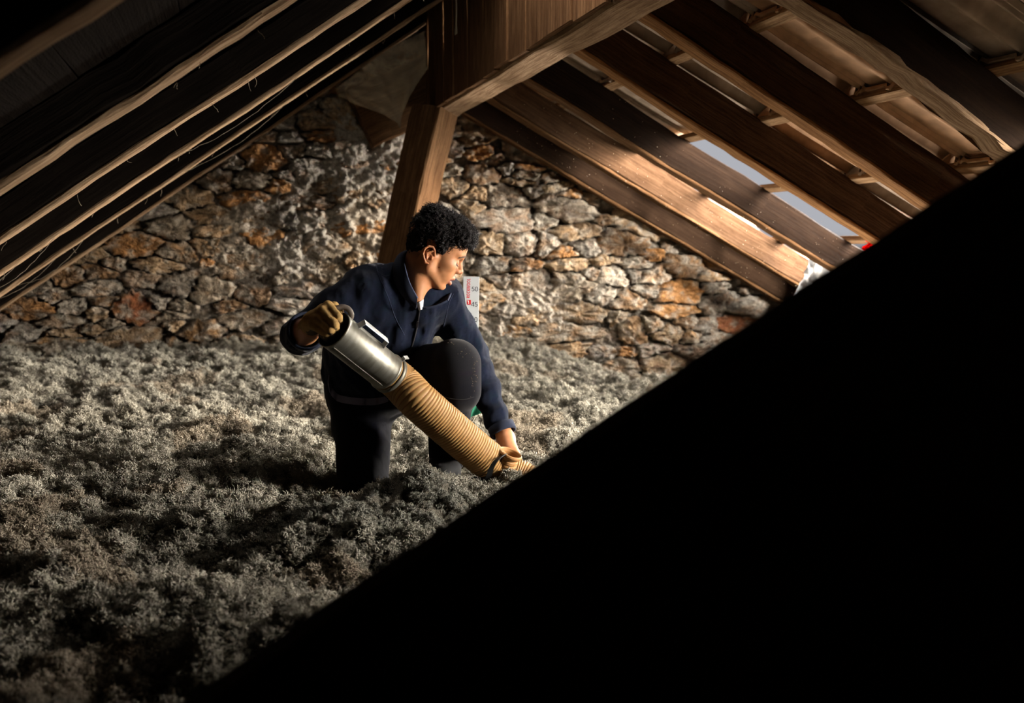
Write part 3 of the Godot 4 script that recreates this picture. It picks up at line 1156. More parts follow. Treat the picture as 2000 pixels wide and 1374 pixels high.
# a tuft: short curled fibres matted into a small ball
func tuft(r: RandomNumberGenerator, n: int, size: float, long: float, thick: float) -> ArrayMesh:
	var st := start()
	for k in n:
		var d := Vector3(r.randf_range(-1, 1), r.randf_range(-0.35, 1.0), r.randf_range(-1, 1)).normalized()
		var p := d * size * pow(r.randf(), 0.5) * 0.8
		p.y *= 0.8
		d = (d * 0.8 + Vector3(r.randf_range(-1, 1), r.randf_range(-1, 1), r.randf_range(-1, 1))).normalized()
		var curl := d.cross(Vector3(r.randf_range(-1, 1), r.randf_range(-1, 1), r.randf_range(-1, 1)).normalized()) * r.randf_range(1.4, 3.4)
		var len := long * r.randf_range(0.5, 1.2)
		var pts := []
		var rad := []
		var segs := 5
		for i in segs + 1:
			pts.append(p)
			rad.append(thick * (1.0 - 0.65 * pow(float(i) / segs, 2.0)) * r.randf_range(0.7, 1.3))
			p += d * len / segs
			d = (d + curl * 0.45).normalized()
		tube(st, pts, rad, 3, false)
	return done(st)

func wool():
	var root := Node3D.new()
	root.name = "loose_insulation"
	add_child(root)
	tag(root, "loose fluffy grey mineral wool covering the attic floor in clumps", "insulation", "", "stuff")
	for patch in [[-1.75, 3.95, -6.2, -3.2, 0.020], [-1.2, 2.6, -3.2, -0.9, 0.0125]]:
		var cx := int((patch[1] - patch[0]) / patch[4])
		var cz := int((patch[3] - patch[2]) / patch[4])
		var v := PackedVector3Array()
		var n := PackedVector3Array()
		var idx := PackedInt32Array()
		v.resize((cx + 1) * (cz + 1))
		n.resize((cx + 1) * (cz + 1))
		for j in cz + 1:
			for i in cx + 1:
				var x: float = patch[0] + i * patch[4]
				var z: float = patch[2] + j * patch[4]
				v[j * (cx + 1) + i] = Vector3(x, ground(x, z), z)
		for j in cz + 1:
			for i in cx + 1:
				var l := v[j * (cx + 1) + maxi(i - 1, 0)]
				var r := v[j * (cx + 1) + mini(i + 1, cx)]
				var u := v[maxi(j - 1, 0) * (cx + 1) + i]
				var d := v[mini(j + 1, cz) * (cx + 1) + i]
				n[j * (cx + 1) + i] = (d - u).cross(r - l).normalized()
		for j in cz:
			for i in cx:
				var a := j * (cx + 1) + i
				if v[a].x > 2.5 and v[a].x < 3.5 and v[a].z > -4.5 and v[a].z < -3.5:
					continue        # the added hatch
				idx.append_array([a, a + 1, a + cx + 1, a + 1, a + cx + 2, a + cx + 1])
		var bedding := obj("wool_bed", arrays_mesh(v, n, PackedColorArray(), idx), M.wool, root)
		bedding.set_meta("kind", "stuff")
	var r := RandomNumberGenerator.new()
	r.seed = 77
	var kinds := [[70, 0.015, 0.010, 0.0012], [90, 0.019, 0.011, 0.0013], [110, 0.025, 0.013, 0.0014], [26, 0.012, 0.024, 0.0008], [60, 0.013, 0.008, 0.0012]]
	for k in kinds.size():
		var mm := MultiMesh.new()
		mm.transform_format = MultiMesh.TRANSFORM_3D
		mm.use_colors = true
		mm.mesh = tuft(r, kinds[k][0], kinds[k][1], kinds[k][2], kinds[k][3])
		var spots := []
		var tints := []
		while spots.size() < 20000:
			# denser towards the viewer, where a fibre shows larger
			var z := -lerpf(1.05, 6.12, pow(r.randf(), 1.0))
			var x := r.randf_range(-1.6, 3.4)
			if x < -0.42 + z * -0.02 + (z + 1.0) * 0.22 - 0.25 or x > 0.3 - z * 0.62:
				continue
			if x > 2.5 and z > -4.5 and z < -3.5:
				continue
			if x > 2.3 and z < -5.0 and r.randf() < 0.5:
				continue
			var g := ground(x, z)
			# few fibres stand in the gaps between clumps
			if clumps(x, z) < r.randf_range(-0.06, 0.01):
				continue
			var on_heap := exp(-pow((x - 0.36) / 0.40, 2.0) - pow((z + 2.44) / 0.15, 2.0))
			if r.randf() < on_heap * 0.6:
				continue
			var s := r.randf_range(0.6, 1.25) * (1.0 - 0.25 * on_heap)
			var up := Vector3(ground(x - 0.015, z) - ground(x + 0.015, z), 0.03, ground(x, z - 0.015) - ground(x, z + 0.015)).normalized()
			var side := up.cross(Vector3(r.randf_range(-1, 1), 0.2, r.randf_range(-1, 1))).normalized()
			spots.append(Transform3D(Basis(side, up, side.cross(up)).scaled(Vector3.ONE * s), Vector3(x, g + 0.002, z)))
			var t := 0.5 + 0.5 * na.get_noise_2d(x * 5.0, z * 5.0) + r.randf_range(-0.3, 0.3)
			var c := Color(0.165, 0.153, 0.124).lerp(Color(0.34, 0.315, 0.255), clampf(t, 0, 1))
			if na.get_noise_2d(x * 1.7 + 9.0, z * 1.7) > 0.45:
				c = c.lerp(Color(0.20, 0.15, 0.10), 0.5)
			c = c.lerp(Color(0.115, 0.115, 0.098), clampf(on_heap * 1.1, 0.0, 0.75))  # the heap's shade is put into its colour
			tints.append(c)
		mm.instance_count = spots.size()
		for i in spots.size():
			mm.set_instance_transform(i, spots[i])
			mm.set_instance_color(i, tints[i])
		var mi := MultiMeshInstance3D.new()
		mi.name = "wool_tufts"
		mi.multimesh = mm
		mi.material_override = M.fibre
		mi.set_meta("kind", "stuff")
		root.add_child(mi, true)

# ---------------------------------------------------------------- the dark timber close to the viewer

func foreground():
	var a := Vector3(0.7479, 0.8216, -0.8000)
	var b := Vector3(-0.0236, 0.3741, -0.8000)
	var along := (b - a).normalized()
	var up := Vector3(-along.y, along.x, 0) * (-1.0 if -along.y > 0.0 else 1.0)
	if up.y < 0.0:
		up = -up
	var h := 0.62
	var from := a - along * 0.35 - up * h * 0.5 + Vector3(0, 0, -0.02)
	var to := b + along * 0.30 - up * h * 0.5 + Vector3(0, 0, -0.02)
	var o := obj("slanting_timber", timber(from, to, up, 0.05, h, 0.0015, 40, 0.006), M.wood_deep)
	tag(o, "broad unlit timber slanting across the lower right, close and out of focus", "timber", "", "thing")
	# splinters and wool fibres caught on its upper edge
	var st := start()
	var r := RandomNumberGenerator.new()
	r.seed = 5
	for k in 26:
		var t := r.randf_range(0.25, 0.75)
		var p := a.lerp(b, t) + Vector3(0, 0, -0.03) - up * 0.001
		var pts := []
		var rad := []
		var d := (up + along * r.randf_range(-1.2, 1.2)).normalized()
		for i in 5:
			pts.append(p)
			rad.append(0.0004)
			p += d * r.randf_range(0.001, 0.0022)
			d = (d + Vector3(r.randf_range(-0.7, 0.7), r.randf_range(-0.8, 0.4), 0)).normalized()
		tube(st, pts, rad, 4)
	var w := obj("caught_fibres", done(st), M.fluff, o)
	w.set_meta("kind", "stuff")

# ---------------------------------------------------------------- blowing hose with its metal nozzle

func bezier(ctrl: Array, n: int) -> Array:
	# a smooth line through all the points
	var c := Curve3D.new()
	for i in ctrl.size():
		var d: Vector3 = (ctrl[mini(i + 1, ctrl.size() - 1)] - ctrl[maxi(i - 1, 0)]) / 6.0
		c.add_point(ctrl[i], -d, d)
	c.bake_interval = 0.002
	var out := []
	for i in n + 1:
		out.append(c.sample_baked(c.get_baked_length() * i / n, true))
	return out

# ribbed skin: colour changes from crest to groove
func ribbed(pts: Array, radius: Array, pitch: float, depth: float, crest: Color, groove: Color, sides := 40) -> ArrayMesh:
	var v := PackedVector3Array()
	var col := PackedColorArray()
	var idx := PackedInt32Array()
	var n := pts.size()
	var x := Vector3.ZERO
	var run := 0.0
	for i in n:
		var d: Vector3 = (pts[mini(i + 1, n - 1)] - pts[maxi(i - 1, 0)]).normalized()
		if i == 0:
			x = d.cross(Vector3(0.2, 0.9, 0.1)).normalized()
		else:
			x = (x - d * x.dot(d)).normalized()
			run += pts[i].distance_to(pts[i - 1])
		var y := d.cross(x)
		for k in sides:
			var a := TAU * k / sides
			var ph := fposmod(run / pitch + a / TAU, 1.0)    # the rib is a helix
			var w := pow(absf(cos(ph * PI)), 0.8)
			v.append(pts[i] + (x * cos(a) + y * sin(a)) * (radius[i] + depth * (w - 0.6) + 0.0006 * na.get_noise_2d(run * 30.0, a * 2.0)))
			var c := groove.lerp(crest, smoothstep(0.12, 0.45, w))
			c = c * (1.0 + 0.16 * nb.get_noise_3d(v[v.size() - 1].x * 25.0, v[v.size() - 1].y * 25.0, v[v.size() - 1].z * 25.0))
			c.a = 1.0
			col.append(c)
	for i in n - 1:
		for k in sides:
			var a := i * sides + k
			var b := i * sides + (k + 1) % sides
			idx.append_array([a, b, a + sides, b, b + sides, a + sides])
	var st := SurfaceTool.new()
	st.create_from_arrays(to_arrays(v, col, idx))
	st.generate_normals()
	return st.commit()

func hose():
	var top := Vector3(0.2855, 0.5086, -2.7086)
	var axis := Vector3(0.6883, -0.5822, -0.4328)
	var length := 0.232
	var end := top + axis * length
	var h := thing("blowing_hose", "ribbed tan insulation hose with a grey metal nozzle held by the kneeling man", "hose", top)
	var rel := Transform3D(Basis.IDENTITY, -top)
	# nozzle: rolled sheet metal
	var st := start()
	var R := 0.0535
	var prof := [Vector2(R - 0.001, 0.0), Vector2(R + 0.0012, 0.0), Vector2(R + 0.0012, 0.005), Vector2(R, 0.007), Vector2(R, length - 0.012), Vector2(R + 0.003, length - 0.009), Vector2(R + 0.004, length - 0.006), Vector2(R + 0.003, length - 0.003), Vector2(R + 0.001, length)]
	lathe(st, Vector3.ZERO, axis, prof, 72)
	var steel := mat(Color(0.52, 0.515, 0.485), 0.45, 0.9)
	var brushed := FastNoiseLite.new()
	brushed.seed = 4
	brushed.frequency = 0.06
	steel.albedo_texture = toned(gray(brushed, 16, 128, 256, 256), Color(0.80, 0.79, 0.75), Color(1, 1, 1))
	steel.uv1_scale = Vector3(3, 6, 1)
	obj("nozzle", done(st), steel, h)
	st = start()
	lathe(st, Vector3.ZERO, axis, [Vector2(R - 0.0022, length), Vector2(R - 0.0022, 0.003), Vector2(R - 0.001, 0.0)], 60)
	obj("bore", done(st), mat(Color(0.42, 0.42, 0.43), 0.7), h)
	# folded seam along it
	var side := axis.cross(Vector3(0.1044, -0.0846, -0.9909)).normalized()   # towards the lower left of the tube
	var front := side.cross(axis).normalized()
	if front.dot(Vector3(0.1044, -0.0846, -0.9909)) > 0.0:
		front = -front
	var dn := side if side.y < 0.0 else -side
	st = start()
	var sd := (dn * 0.72 + front * 0.69).normalized()
	timber(sd * (R + 0.0006) + axis * 0.012, sd * (R + 0.0006) + axis * (length - 0.014), sd, 0.006, 0.0022, 0.0, 1, 0.0008, st)
	obj("seam", done(st), steel, h)
	# bracket on the upper side
	st = start()
	var ud := (-dn * 0.93 + front * 0.36).normalized()
	var tang := ud.cross(axis).normalized()
	var lo := 0.045
	var hi := 0.142
	var out := R + 0.020
	var pts := [ud * (R - 0.002) + axis * (lo - 0.004), ud * out + axis * lo, ud * (out + 0.001) + axis * hi, ud * (R - 0.002) + axis * (hi + 0.006)]
	for i in 3:
		var d: Vector3 = (pts[i + 1] - pts[i]).normalized()
		timber(pts[i] - d * 0.0012, pts[i + 1] + d * 0.0012, d.cross(tang), 0.022, 0.0026, 0.0, 1, 0.001, st)
	var zinc := mat(Color(0.74, 0.75, 0.75), 0.45, 0.85)
	obj("handle", done(st), zinc, h)
	# clip beside the end bead
	st = start()
	timber(ud * (R + 0.003) + axis * (length - 0.004), ud * (R + 0.014) + axis * (length - 0.003), axis, 0.016, 0.003, 0.0, 1, 0.001, st)
	timber(ud * (R + 0.013) + axis * (length - 0.005), ud * (R + 0.016) + axis * (length + 0.014) + tang * 0.014, ud, 0.012, 0.003, 0.0, 1, 0.001, st)
	obj("clip", done(st), zinc, h)
	# grip bar inside the mouth
	st = start()
	tube(st, [-dn * R * 0.0 + axis * 0.045 + side * R * 0.96, axis * 0.045, axis * 0.045 - side * R * 0.96], [0.006, 0.006, 0.006], 10)
	obj("grip_bar", done(st), zinc, h)
	# curved lever past the rim
	st = start()
	var lp := bezier([Vector3(0.2936, 0.5644, -2.7230) - top, Vector3(0.3103, 0.5682, -2.7238) - top, Vector3(0.3268, 0.5623, -2.7236) - top, Vector3(0.3350, 0.5481, -2.7249) - top, Vector3(0.3331, 0.5335, -2.7342) - top], 12)
	var lr := []
	for i in 13:
		lr.append(0.0085 - 0.0012 * absf(i - 6.0) / 6.0)
	tube(st, lp, lr, 12)
	obj("lever", done(st), mat(Color(0.33, 0.29, 0.26), 0.5), h)
	# ribbed hose
	var ctrl := [end - axis * 0.012, end + axis * 0.06, Vector3(0.5286, 0.2914, -2.7967), Vector3(0.6155, 0.2108, -2.8042), Vector3(0.7045, 0.1302, -2.8164), Vector3(0.7663, 0.0814, -2.8243), Vector3(0.8212, 0.0585, -2.8267), Vector3(0.8680, 0.0371, -2.8107), Vector3(0.9170, 0.0021, -2.7716)]
	for i in ctrl.size():
		ctrl[i] -= top
	var line := bezier(ctrl, 620)
	var radii := []
	for i in line.size():
		var t := i / float(line.size() - 1)
		var rr := lerpf(0.0535, 0.057, smoothstep(0.0, 0.15, t))
		rr = lerpf(rr, 0.040, smoothstep(0.66, 0.80, t))
		radii.append(rr)
	var m := mat(Color(1, 1, 1), 0.55)
	m.vertex_color_use_as_albedo = true
	m.metallic_specular = 0.35
	m.subsurf_scatter_enabled = true
	m.subsurf_scatter_strength = 0.05
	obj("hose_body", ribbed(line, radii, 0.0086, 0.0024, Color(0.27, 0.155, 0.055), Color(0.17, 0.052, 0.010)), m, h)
	st = start()
	var a2 := end + axis * 0.006 - top
	lathe(st, a2, axis, [Vector2(0.0545, 0.0), Vector2(0.0575, 0.001), Vector2(0.0575, 0.012), Vector2(0.0545, 0.013)], 48)
	obj("hose_clamp", done(st), mat(Color(0.45, 0.44, 0.40), 0.5, 0.8), h)

	# coupling sleeve at the lower end
	var c0 := Vector3(0.7915, 0.0786, -2.8010)
	var ca := Vector3(0.3123, 0.9209, 0.2333)
	var c := thing("pipe_coupling", "short tan pipe sleeve with a rolled rim around the bare hand", "coupling", c0)
	st = start()
	lathe(st, Vector3.ZERO, ca, [Vector2(0.029, -0.03), Vector2(0.029, 0.016), Vector2(0.0315, 0.018), Vector2(0.0315, 0.026), Vector2(0.030, 0.028), Vector2(0.030, 0.034), Vector2(0.033, 0.036), Vector2(0.0365, 0.039), Vector2(0.0375, 0.043), Vector2(0.0365, 0.047), Vector2(0.034, 0.049), Vector2(0.031, 0.047), Vector2(0.0285, 0.040), Vector2(0.027, -0.02)], 48, false)
	var tan_mat := mat(Color(0.58, 0.42, 0.25), 0.6)
	obj("sleeve", done(st), tan_mat, c)
	st = start()
	lathe(st, Vector3.ZERO, ca, [Vector2(0.0302, 0.004), Vector2(0.0312, 0.006), Vector2(0.0312, 0.013), Vector2(0.0302, 0.015)], 48)
	obj("band", done(st), tan_mat, c)
	st = start()
	var face := Vector3(-0.5897, 0.1614, 0.7913)
	lathe(st, face * 0.0285 - ca * 0.008, face, [Vector2(0.0, 0.003), Vector2(0.004, 0.003), Vector2(0.0055, 0.0015), Vector2(0.0055, -0.001)], 16)
	obj("rivet", done(st), mat(Color(0.36, 0.22, 0.12), 0.6), c)
	# black strap round hose and coupling
	st = start()
	var g := []
	var sp := bezier([Vector3(0.7803, 0.1209, -2.7724), Vector3(0.7531, 0.1113, -2.7530), Vector3(0.7384, 0.0931, -2.7500), Vector3(0.7318, 0.0712, -2.7546), Vector3(0.7303, 0.0445, -2.7783), Vector3(0.7300, 0.0222, -2.8073)], 20)
	for p in sp:
		var row := []
		for j in 4:
			row.append(p - Vector3(0.2549, -0.2206, -0.9415) * 0.004 + Vector3(0.8933, 0.3637, 0.2640) * (j - 1.5) * 0.0065)
		g.append(row)
	sheet(st, g, 0.003)
	tag(obj("strap", done(st), mat(Color(0.05, 0.05, 0.05), 0.7)), "dark rubber strap over the lower end of the tan hose", "strap")

# ---------------------------------------------------------------- depth gauge

func ruler():
	var a := Vector3(0.7980, 0.6302, -3.2334)
	var b := Vector3(0.7877, 0.2173, -3.2315)
	var up := (a - b).normalized()
	var nrm := Vector3(-0.1890, 0.0632, 0.9800)
	var rt := up.cross(nrm).normalized()
	nrm = rt.cross(up).normalized()
	var t := thing("depth_gauge", "white wool depth gauge board with red and black print behind the shoulder", "ruler", b)
	var st := start()
	var L := a.distance_to(b)
	box(st, up * L * 0.5, Basis(rt, nrm, -up), Vector3(0.054, 0.004, L), 0.0008)
	obj("board", done(st), mat(Color(0.68, 0.70, 0.71), 0.45), t)
	var font := SystemFont.new()
	font.font_names = PackedStringArray(["Droid Sans"])
	font.font_weight = 700
	var plain_font := SystemFont.new()
	plain_font.font_names = PackedStringArray(["Droid Sans"])
	var black := mat(Color(0.05, 0.05, 0.055), 0.6)
	var red := mat(Color(0.70, 0.07, 0.09), 0.6)
	for d in [["50", 0.0415], ["45", 0.0925], ["40", 0.1435], ["35", 0.1945]]:
		word(d[0], plain_font, 0.0155, black, "number", t, up * (L - d[1]) + rt * 0.0125 + nrm * 0.0021, Basis(rt, up, nrm))
	word("ROCKWOOL", font, 0.0115, red, "lettering", t, up * (L - 0.0395) - rt * 0.0085 + nrm * 0.0021, Basis(up, -rt, nrm), 0.0645)
	# red emblem under the word
	st = start()
	box(st, up * (L - 0.086) - rt * 0.0065 + nrm * 0.0022, Basis(rt, up, nrm), Vector3(0.0135, 0.0155, 0.0004), 0.0001)
	obj("emblem", done(st), red, t)
	st = start()
	box(st, up * (L - 0.083) - rt * 0.0085 + nrm * 0.0025, Basis(rt.rotated(nrm, 0.5), up.rotated(nrm, 0.5), nrm), Vector3(0.003, 0.007, 0.0004), 0.0001)
	box(st, up * (L - 0.089) - rt * 0.0075 + nrm * 0.0025, Basis(rt, up, nrm), Vector3(0.0035, 0.0035, 0.0004), 0.0001)
	obj("emblem_mark", done(st), mat(Color(0.82, 0.82, 0.82), 0.5), t)

func word(text: String, font: Font, tall: float, m: Material, called: String, parent: Node3D, at: Vector3, b: Basis, wide := 0.0):
	var tm := TextMesh.new()
	tm.text = text
	tm.font = font
	tm.font_size = 64
	tm.pixel_size = 0.001
	tm.depth = 0.02
	var box_size := tm.get_aabb().size
	var k := tall / 0.0468            # cap height of 64 px type at 1 mm a pixel
	var kx := k
	if wide > 0.0 and box_size.x > 0.0:
		kx = wide / box_size.x
	var o := obj(called, tm, m, parent)
	o.transform = Transform3D(Basis(b.x * kx, b.y * k, b.z * 0.02), at)

# ---------------------------------------------------------------- the kneeling man

const PX := 0.001513            # the head is measured in units of this many metres

func head_at(o: Vector3, b: Basis, f: float, u: float, s: float) -> Vector3:
	return o + b * (Vector3(f, u, s) * PX)

# where a straight line from "from", in front of the body, first meets the field's surface
func meet(fd: Field, from: Vector3, dir: Vector3) -> Vector3:
	dir = dir.normalized()
	var p := from
	for i in 160:
		var q := (p - fd.o) / fd.c
		var x := int(q.x)
		var y := int(q.y)
		var z := int(q.z)
		var d := 0.02
		if x >= 0 and y >= 0 and z >= 0 and x < fd.nx - 1 and y < fd.ny - 1 and z < fd.nz - 1:
			var i0 := (z * fd.ny + y) * fd.nx + x
			var fx := q.x - x
			var fy := q.y - y
			var fz := q.z - z
			var s := fd.nx
			var t := fd.nx * fd.ny
			var a := lerpf(lerpf(fd.d[i0], fd.d[i0 + 1], fx), lerpf(fd.d[i0 + s], fd.d[i0 + s + 1], fx), fy)
			var b := lerpf(lerpf(fd.d[i0 + t], fd.d[i0 + t + 1], fx), lerpf(fd.d[i0 + t + s], fd.d[i0 + t + s + 1], fx), fy)
			d = lerpf(a, b, fz)
		if d < 0.0005:
			return p
		p += dir * clampf(d * 0.7, 0.0006, 0.02)
	return p

func on_surface(fd: Field, pts: Array, lift: float) -> Array:
	var out := []
	var eye := Vector3(0, 0.74, 0)
	for p in bezier(pts, pts.size() * 8):
		var dir: Vector3 = (p - eye).normalized()
		var q := meet(fd, eye + dir * 2.3, dir)
		if q.distance_to(eye) < 3.6:        # leave out what passes beside the body
			out.append(q - dir * lift)
	return out

func seam(fd: Field, pts: Array, r: float, called: String, m: Material, parent: Node):
	var line := on_surface(fd, pts, r * 0.35)
	var rad := []
	for p in line:
		rad.append(r)
	var st := start()
	tube(st, line, rad, 6)
	return obj(called, done(st), m, parent)

func person():
	var who := thing("person", "kneeling young man in navy fleece with curly black hair, looking down at the hose", "person")
	var skin_c := Color(0.385, 0.172, 0.080)

	# ---- head and neck, fine grid
	var o := Vector3(0.6038, 0.7027, -2.9789)
	var b := Basis(Vector3(0.8631, -0.4960, 0.0922), Vector3(0.4891, 0.8674, 0.0883), Vector3(-0.1239, -0.0311, 0.9918))
	var hd := Field.new(o - Vector3(0.135, 0.165, 0.125), o + Vector3(0.14, 0.135, 0.125), 0.0026)
	var P := func(f: float, u: float, s: float) -> Vector3: return o + b * (Vector3(f, u, s) * PX)
	var S := PX
	hd.ball(head_at(o, b, 0, 38, 0), b, Vector3(60, 44, 48) * S, 0.01)
	hd.ball(head_at(o, b, 30, 6, 0), b, Vector3(31, 46, 40) * S, 0.02)
	hd.ball(head_at(o, b, 30, 42, 0), b, Vector3(31, 28, 40) * S, 0.012)
	for s in [-1.0, 1.0]:
		hd.cap(head_at(o, b, 6, -20, 33 * s), head_at(o, b, 44, -40, 12 * s), 11 * S, 10 * S, 0.014)
		hd.cap(head_at(o, b, 4, 2, 36 * s), head_at(o, b, 6, -22, 33 * s), 10 * S, 10 * S, 0.014)
		hd.ball(head_at(o, b, 40, 4, 27 * s), b, Vector3(13, 11, 12) * S, 0.012)
		hd.cap(head_at(o, b, 57.5, 31, 6 * s), head_at(o, b, 47, 31, 28 * s), 6 * S, 6 * S, 0.010)
	hd.ball(head_at(o, b, 44, -16, 0), b, Vector3(19, 24, 27) * S, 0.012)
	hd.ball(head_at(o, b, 50.5, -40, 0), b, Vector3(10, 9, 13) * S, 0.010)
	# eye sockets, lids
	for s in [-1.0, 1.0]:
		hd.ball(head_at(o, b, 60, 17, 19 * s), b, Vector3(8.5, 7.5, 12) * S, 0.008, true)
		hd.ball(head_at(o, b, 48.5, 15.5, 19 * s), b, Vector3(8.6, 8.0, 10) * S, 0.003)
	# nose
	hd.cap(head_at(o, b, 57, 26, 0), head_at(o, b, 68.0, 6, 0), 4.2 * S, 6.0 * S, 0.007)
	hd.ball(head_at(o, b, 69.5, 3.0, 0), b, Vector3(6.5, 6.2, 7.5) * S, 0.005)
	for s in [-1.0, 1.0]:
		hd.ball(head_at(o, b, 63, 0.5, 8.0 * s), b, Vector3(7.0, 5.6, 4.8) * S, 0.005)
		hd.ball(head_at(o, b, 67, -4.5, 4.6 * s), b, Vector3(3.2, 2.2, 2.2) * S, 0.002, true)
		hd.cap(head_at(o, b, 56.5, 4, 13.5 * s), head_at(o, b, 50, -16, 20 * s), 1.2 * S, 1.2 * S, 0.006, 0.0, 0.0, true)
	# lips, a little parted
	for s in [-1.0, 1.0]:
		hd.cap(head_at(o, b, 64.5, -15.5, 3 * s), head_at(o, b, 55.5, -20, 15 * s), 4.2 * S, 2.4 * S, 0.005)
		hd.cap(head_at(o, b, 62.5, -27.5, 2 * s), head_at(o, b, 54.5, -23, 14 * s), 4.6 * S, 2.4 * S, 0.005)
		hd.cap(head_at(o, b, 71, -21.8, 0), head_at(o, b, 57, -21.6, 14 * s), 1.5 * S, 0.9 * S, 0.002, 0.0, 0.0, true)
	hd.cap(head_at(o, b, 60.5, -33.5, -7), head_at(o, b, 60.5, -33.5, 7), 2.2 * S, 2.2 * S, 0.006, 0.0, 0.0, true)
	# neck
	var nk0 := head_at(o, b, -8, -2, 0)
	var nk1 := Vector3(0.5666, 0.6326, -3.0023)
	hd.cap(nk0, nk1, 0.053, 0.056, 0.022)
	hd.cap(nk1, Vector3(0.5587, 0.5775, -3.0141), 0.056, 0.064, 0.02)
	# the long neck muscle from behind the ear to the collarbone
	hd.cap(Vector3(0.5673, 0.6725, -2.9543), Vector3(0.5626, 0.5729, -2.9517), 0.010, 0.010, 0.03)
	# ears
	for s in [-1.0, 1.0]:
		var rim := [[5, 6], [1, 14], [-6, 18.5], [-14, 16], [-18.5, 8], [-17, -2], [-11, -9], [-5, -14.5], [1, -14]]
		for i in rim.size() - 1:
			hd.cap(head_at(o, b, rim[i][0], rim[i][1], (46.0 + minf(i, 4) * 1.6) * s), head_at(o, b, rim[i + 1][0], rim[i + 1][1], (46.0 + minf(i + 1, 4) * 1.6) * s), 2.3 * S, 2.3 * S + (0.0012 if i == 6 else 0.0), 0.0015)
		hd.ball(head_at(o, b, -6, 2, 43 * s), b, Vector3(11, 15, 4.5) * S, 0.003)
		hd.cap(head_at(o, b, -3, 11, 49.5 * s), head_at(o, b, -11, 3, 50.5 * s), 1.8 * S, 1.8 * S, 0.002)
		hd.cap(head_at(o, b, -11, 3, 50.5 * s), head_at(o, b, -5, -7, 49 * s), 1.8 * S, 1.8 * S, 0.002)
		hd.ball(head_at(o, b, -2.5, -1, 50 * s), b, Vector3(4.5, 5.5, 4.5) * S, 0.0015, true)
		hd.ball(head_at(o, b, 3, -2, 46 * s), b, Vector3(2.5, 3.5, 4) * S, 0.002)
	hd.build()
	var col := PackedColorArray()
	for p in hd.v:
		var l := (b.transposed() * (p - o)) / S
		var c := skin_c * (1.0 + 0.10 * na.get_noise_3d(p.x * 45.0, p.y * 45.0, p.z * 45.0))
		var as_ := absf(l.z)
		# ruddier cheeks, nose and ear
		c = c.lerp(Color(0.36, 0.135, 0.06), 0.5 * exp(-pow(Vector3(l.x - 60, l.y - 0, (as_ - 6) * 0.7).length() / 15.0, 2.0)))
		if l.x < 8 and as_ > 44:
			c = c.lerp(Color(0.37, 0.135, 0.06), 0.5)
		# lips
		var ml := 0.0
		if l.x > 52 and as_ < 17:
			ml = maxf(ml, 1.0 - smoothstep(2.4, 4.6, absf(l.y + 16.5 + as_ * 0.22)))
			ml = maxf(ml, 1.0 - smoothstep(3.2, 5.4, absf(l.y + 26.8 - as_ * 0.2)))
		c = c.lerp(Color(0.30, 0.095, 0.06), ml * 0.75)
		if l.x > 52 and as_ < 15 and absf(l.y + 21.7) < 1.6:
			c = c.lerp(Color(0.09, 0.03, 0.025), 0.8)
		# light moustache
		if l.x > 53 and as_ < 17 and l.y > -13 and l.y < -6.5:
			c = c.lerp(Color(0.13, 0.075, 0.05), 0.42)
		# brows
		var by := 31.5 + 1.5 * sin(as_ * 0.12) - maxf(as_ - 24.0, 0.0) * 0.45
		if l.x > 40 and as_ > 5.5 and as_ < 33:
			c = c.lerp(Color(0.022, 0.014, 0.012), 0.92 * (1.0 - smoothstep(1.6, 3.4, absf(l.y - by + (1.0 if as_ > 20 else 0.0)))))
		# between the lids
		if l.x > 48 and as_ > 9 and as_ < 30 and absf(l.y - 11.2 + pow((as_ - 19.0) / 11.0, 2.0) * -1.5) < 1.7:
			c = c.lerp(Color(0.025, 0.014, 0.010), 0.85)
		# cropped hair fading out at nape and temples
		if l.x < -20 and l.y < -4 and l.y > -24 and l.x > -52:
			c = c.lerp(Color(0.05, 0.032, 0.025), 0.55 * smoothstep(-24.0, -8.0, l.y))
		if Vector2(l.x - 25, l.y + 10).length() < 1.7 and l.z > 0:
			c = Color(0.12, 0.05, 0.03)
		c.a = 1.0
		col.append(c)
	var body_mesh := hd.mesh(col)

	# ---- bare left hand and forearm
	var lh := Field.new(Vector3(0.8219, 0.1337, -2.9084) - Vector3(0.085, 0.105, 0.09), Vector3(0.8219, 0.1337, -2.9084) + Vector3(0.085, 0.09, 0.09), 0.0028)
	var w0 := Vector3(0.8178, 0.2005, -2.9884)
	var w1 := Vector3(0.8292, 0.1370, -2.9223)
	lh.cap(w0, w1, 0.029, 0.0262, 0.01)
	var kn := [Vector3(0.8444, 0.1034, -2.8617), Vector3(0.8315, 0.0953, -2.8510), Vector3(0.8209, 0.0906, -2.8535), Vector3(0.8147, 0.0900, -2.8657)]
	for i in 4:
		lh.cap(w1, kn[i], 0.0225, 0.0125, 0.014)
	# raised tendons
	for i in 3:
		lh.cap(w1.lerp(kn[i], 0.15) + Vector3(-0.2194, 0.1944, 0.9561) * 0.019, kn[i] + Vector3(-0.1945, 0.4677, 0.8622) * 0.009, 0.0028, 0.0042, 0.006)
	var into := Vector3(-0.4295, -0.8718, 0.2355)
	for i in 4:
		var q1: Vector3 = kn[i] + into * 0.034 + (Vector3(Vector3(0.8071, 0.0815, -2.8334)) - kn[i]) * 0.2
		var q2: Vector3 = q1 + into * 0.018 + Vector3(-0.0524, -0.2126, -0.9757) * 0.014
		var q3: Vector3 = q2 - into * 0.010 + Vector3(-0.0524, -0.2126, -0.9757) * 0.014
		lh.cap(kn[i], q1, 0.0098, 0.0088, 0.004)
		lh.cap(q1, q2, 0.0088, 0.0080, 0.003)
		lh.cap(q2, q3, 0.0080, 0.0072, 0.003)
